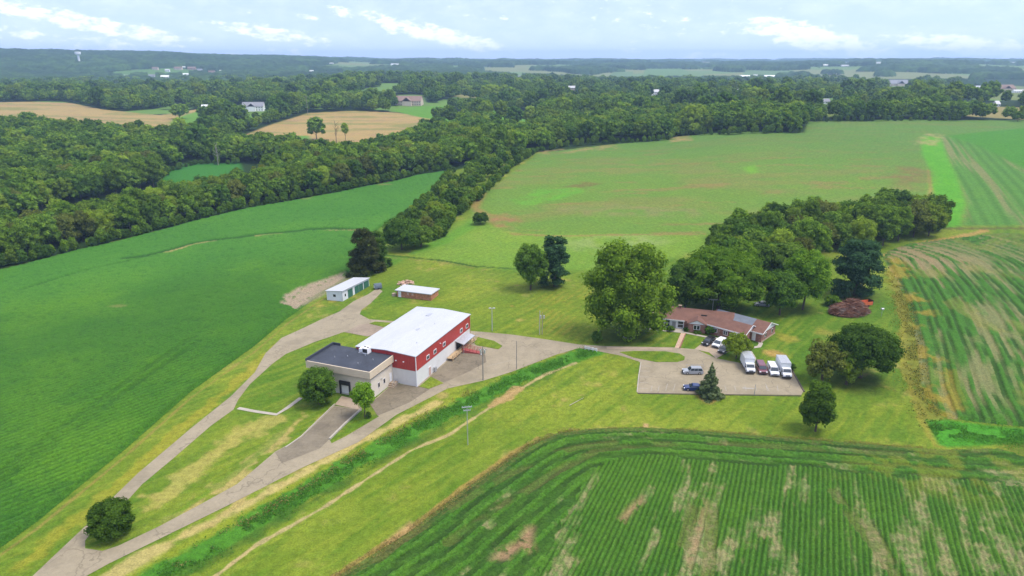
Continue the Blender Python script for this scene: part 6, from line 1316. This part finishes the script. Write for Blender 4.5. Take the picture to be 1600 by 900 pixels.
# ------------------------------------------------------------------ rough weeds: uncountable, one object each
def weeds(name, label, line, wd, n, size, leaf, seed, hz=.5):
    r = np.random.default_rng(seed); P = np.array(GP(line)); seg = np.diff(P, axis=0); L = np.hypot(seg[:, 0], seg[:, 1]); k = r.choice(len(L), n, p=L / L.sum()); t = r.random(n)[:, None]; p = P[k] + seg[k] * t; nn = np.stack([-seg[k][:, 1], seg[k][:, 0]], 1) / L[k][:, None]
    p = p + nn * (r.normal(0, wd / 2.6, n))[:, None]; cl = fbm(p[:, 0] / 3, p[:, 1] / 3, 2, 3); keep = cl > .40; p = p[keep]; cl = cl[keep]; m = len(p); z = hgt(p[:, 0], p[:, 1]) + r.random(m) * hz * (cl * 2)
    D = r.normal(size=(m, 3)); D[:, 2] = np.abs(D[:, 2]) + .7; D /= np.linalg.norm(D, axis=1)[:, None]; v, q, t_ = leaf_cards(np.stack([p[:, 0], p[:, 1], z], 1), D, size, r, np.clip(r.normal(.45, .25, m), 0, 1), .5)
    me = np_mesh(name, v, q, M[leaf], {'tone': t_}, False); tag(link(name, me), label, 'weeds', kind='stuff')
M['leaf_weed'] = mat_leaf('leaves_weed', alb(74, 130, 44), alb(124, 186, 76), .0); M['leaf_gold'] = mat_leaf('leaves_gold', alb(150, 160, 70), alb(235, 210, 100), .0); M['leaf_dry'] = mat_leaf('leaves_dry', alb(130, 116, 70), alb(196, 178, 112), .0)
DL = [(250, 903), (350, 846), (450, 787), (550, 727), (640, 676), (700, 644), (760, 614), (830, 583), (890, 561), (925, 548)]
weeds('ditch_weeds', 'lush green weeds filling the ditch below the main drive', DL, 3.6, 16000, .15, 'leaf_weed', 71, .4)
weeds('straw_weeds', 'brown and straw coloured weeds along the upper lip of the ditch', [(270, 885), (400, 808), (520, 735), (640, 664), (740, 610)], 2.0, 3000, .15, 'leaf_dry', 72, .4)
weeds('golden_weeds', 'golden flowering weeds between the right lawn and the crop rows', [(1392, 425), (1410, 470), (1424, 520), (1430, 570), (1442, 615), (1460, 655)], 5.5, 7000, .16, 'leaf_gold', 73, .3)
weeds('dark_weeds', 'dark weeds mixed along the inner edge of the right field', [(1398, 440), (1418, 490), (1426, 560), (1440, 620), (1462, 672)], 4.5, 2600, .17, 'leaf_spruce', 74, .35)
weeds('field_edge_weeds', 'brown weeds along the curved upper left edge of the near crop', [(520, 905), (600, 855), (680, 800), (760, 742), (820, 700), (870, 676), (940, 668)], 1.3, 4000, .13, 'leaf_dry', 75, .35)
weeds('field_edge_weeds', 'thin straw weeds along the top edge of the near crop', [(940, 668), (1080, 671), (1200, 681), (1320, 690), (1470, 702)], .7, 2500, .11, 'leaf_dry', 76, .25)
weeds('lush_weeds', 'bright green weed patch below the curving rows', [(1455, 672), (1530, 680), (1610, 686)], 5.5, 6000, .16, 'leaf_weed', 77, .3)

# ------------------------------------------------------------------ the air itself
hz = MB(); hz.box(-11500, 11500, -11500, 11500, -40, 230)
hm = bpy.data.materials.new('haze_air'); hm.use_nodes = True; t = NT(hm.node_tree); t.n.clear(); o = t.new('ShaderNodeOutputMaterial'); v = t.new('ShaderNodeVolumePrincipled')
v.inputs['Color'].default_value = (.50, .74, 1.0, 1); v.inputs['Density'].default_value = HAZE; v.inputs['Anisotropy'].default_value = .2; t.l.new(v.outputs[0], o.inputs['Volume'])
tag(hz.build('haze', hm), 'thin blue summer haze over the distant hills', 'haze', kind='stuff')
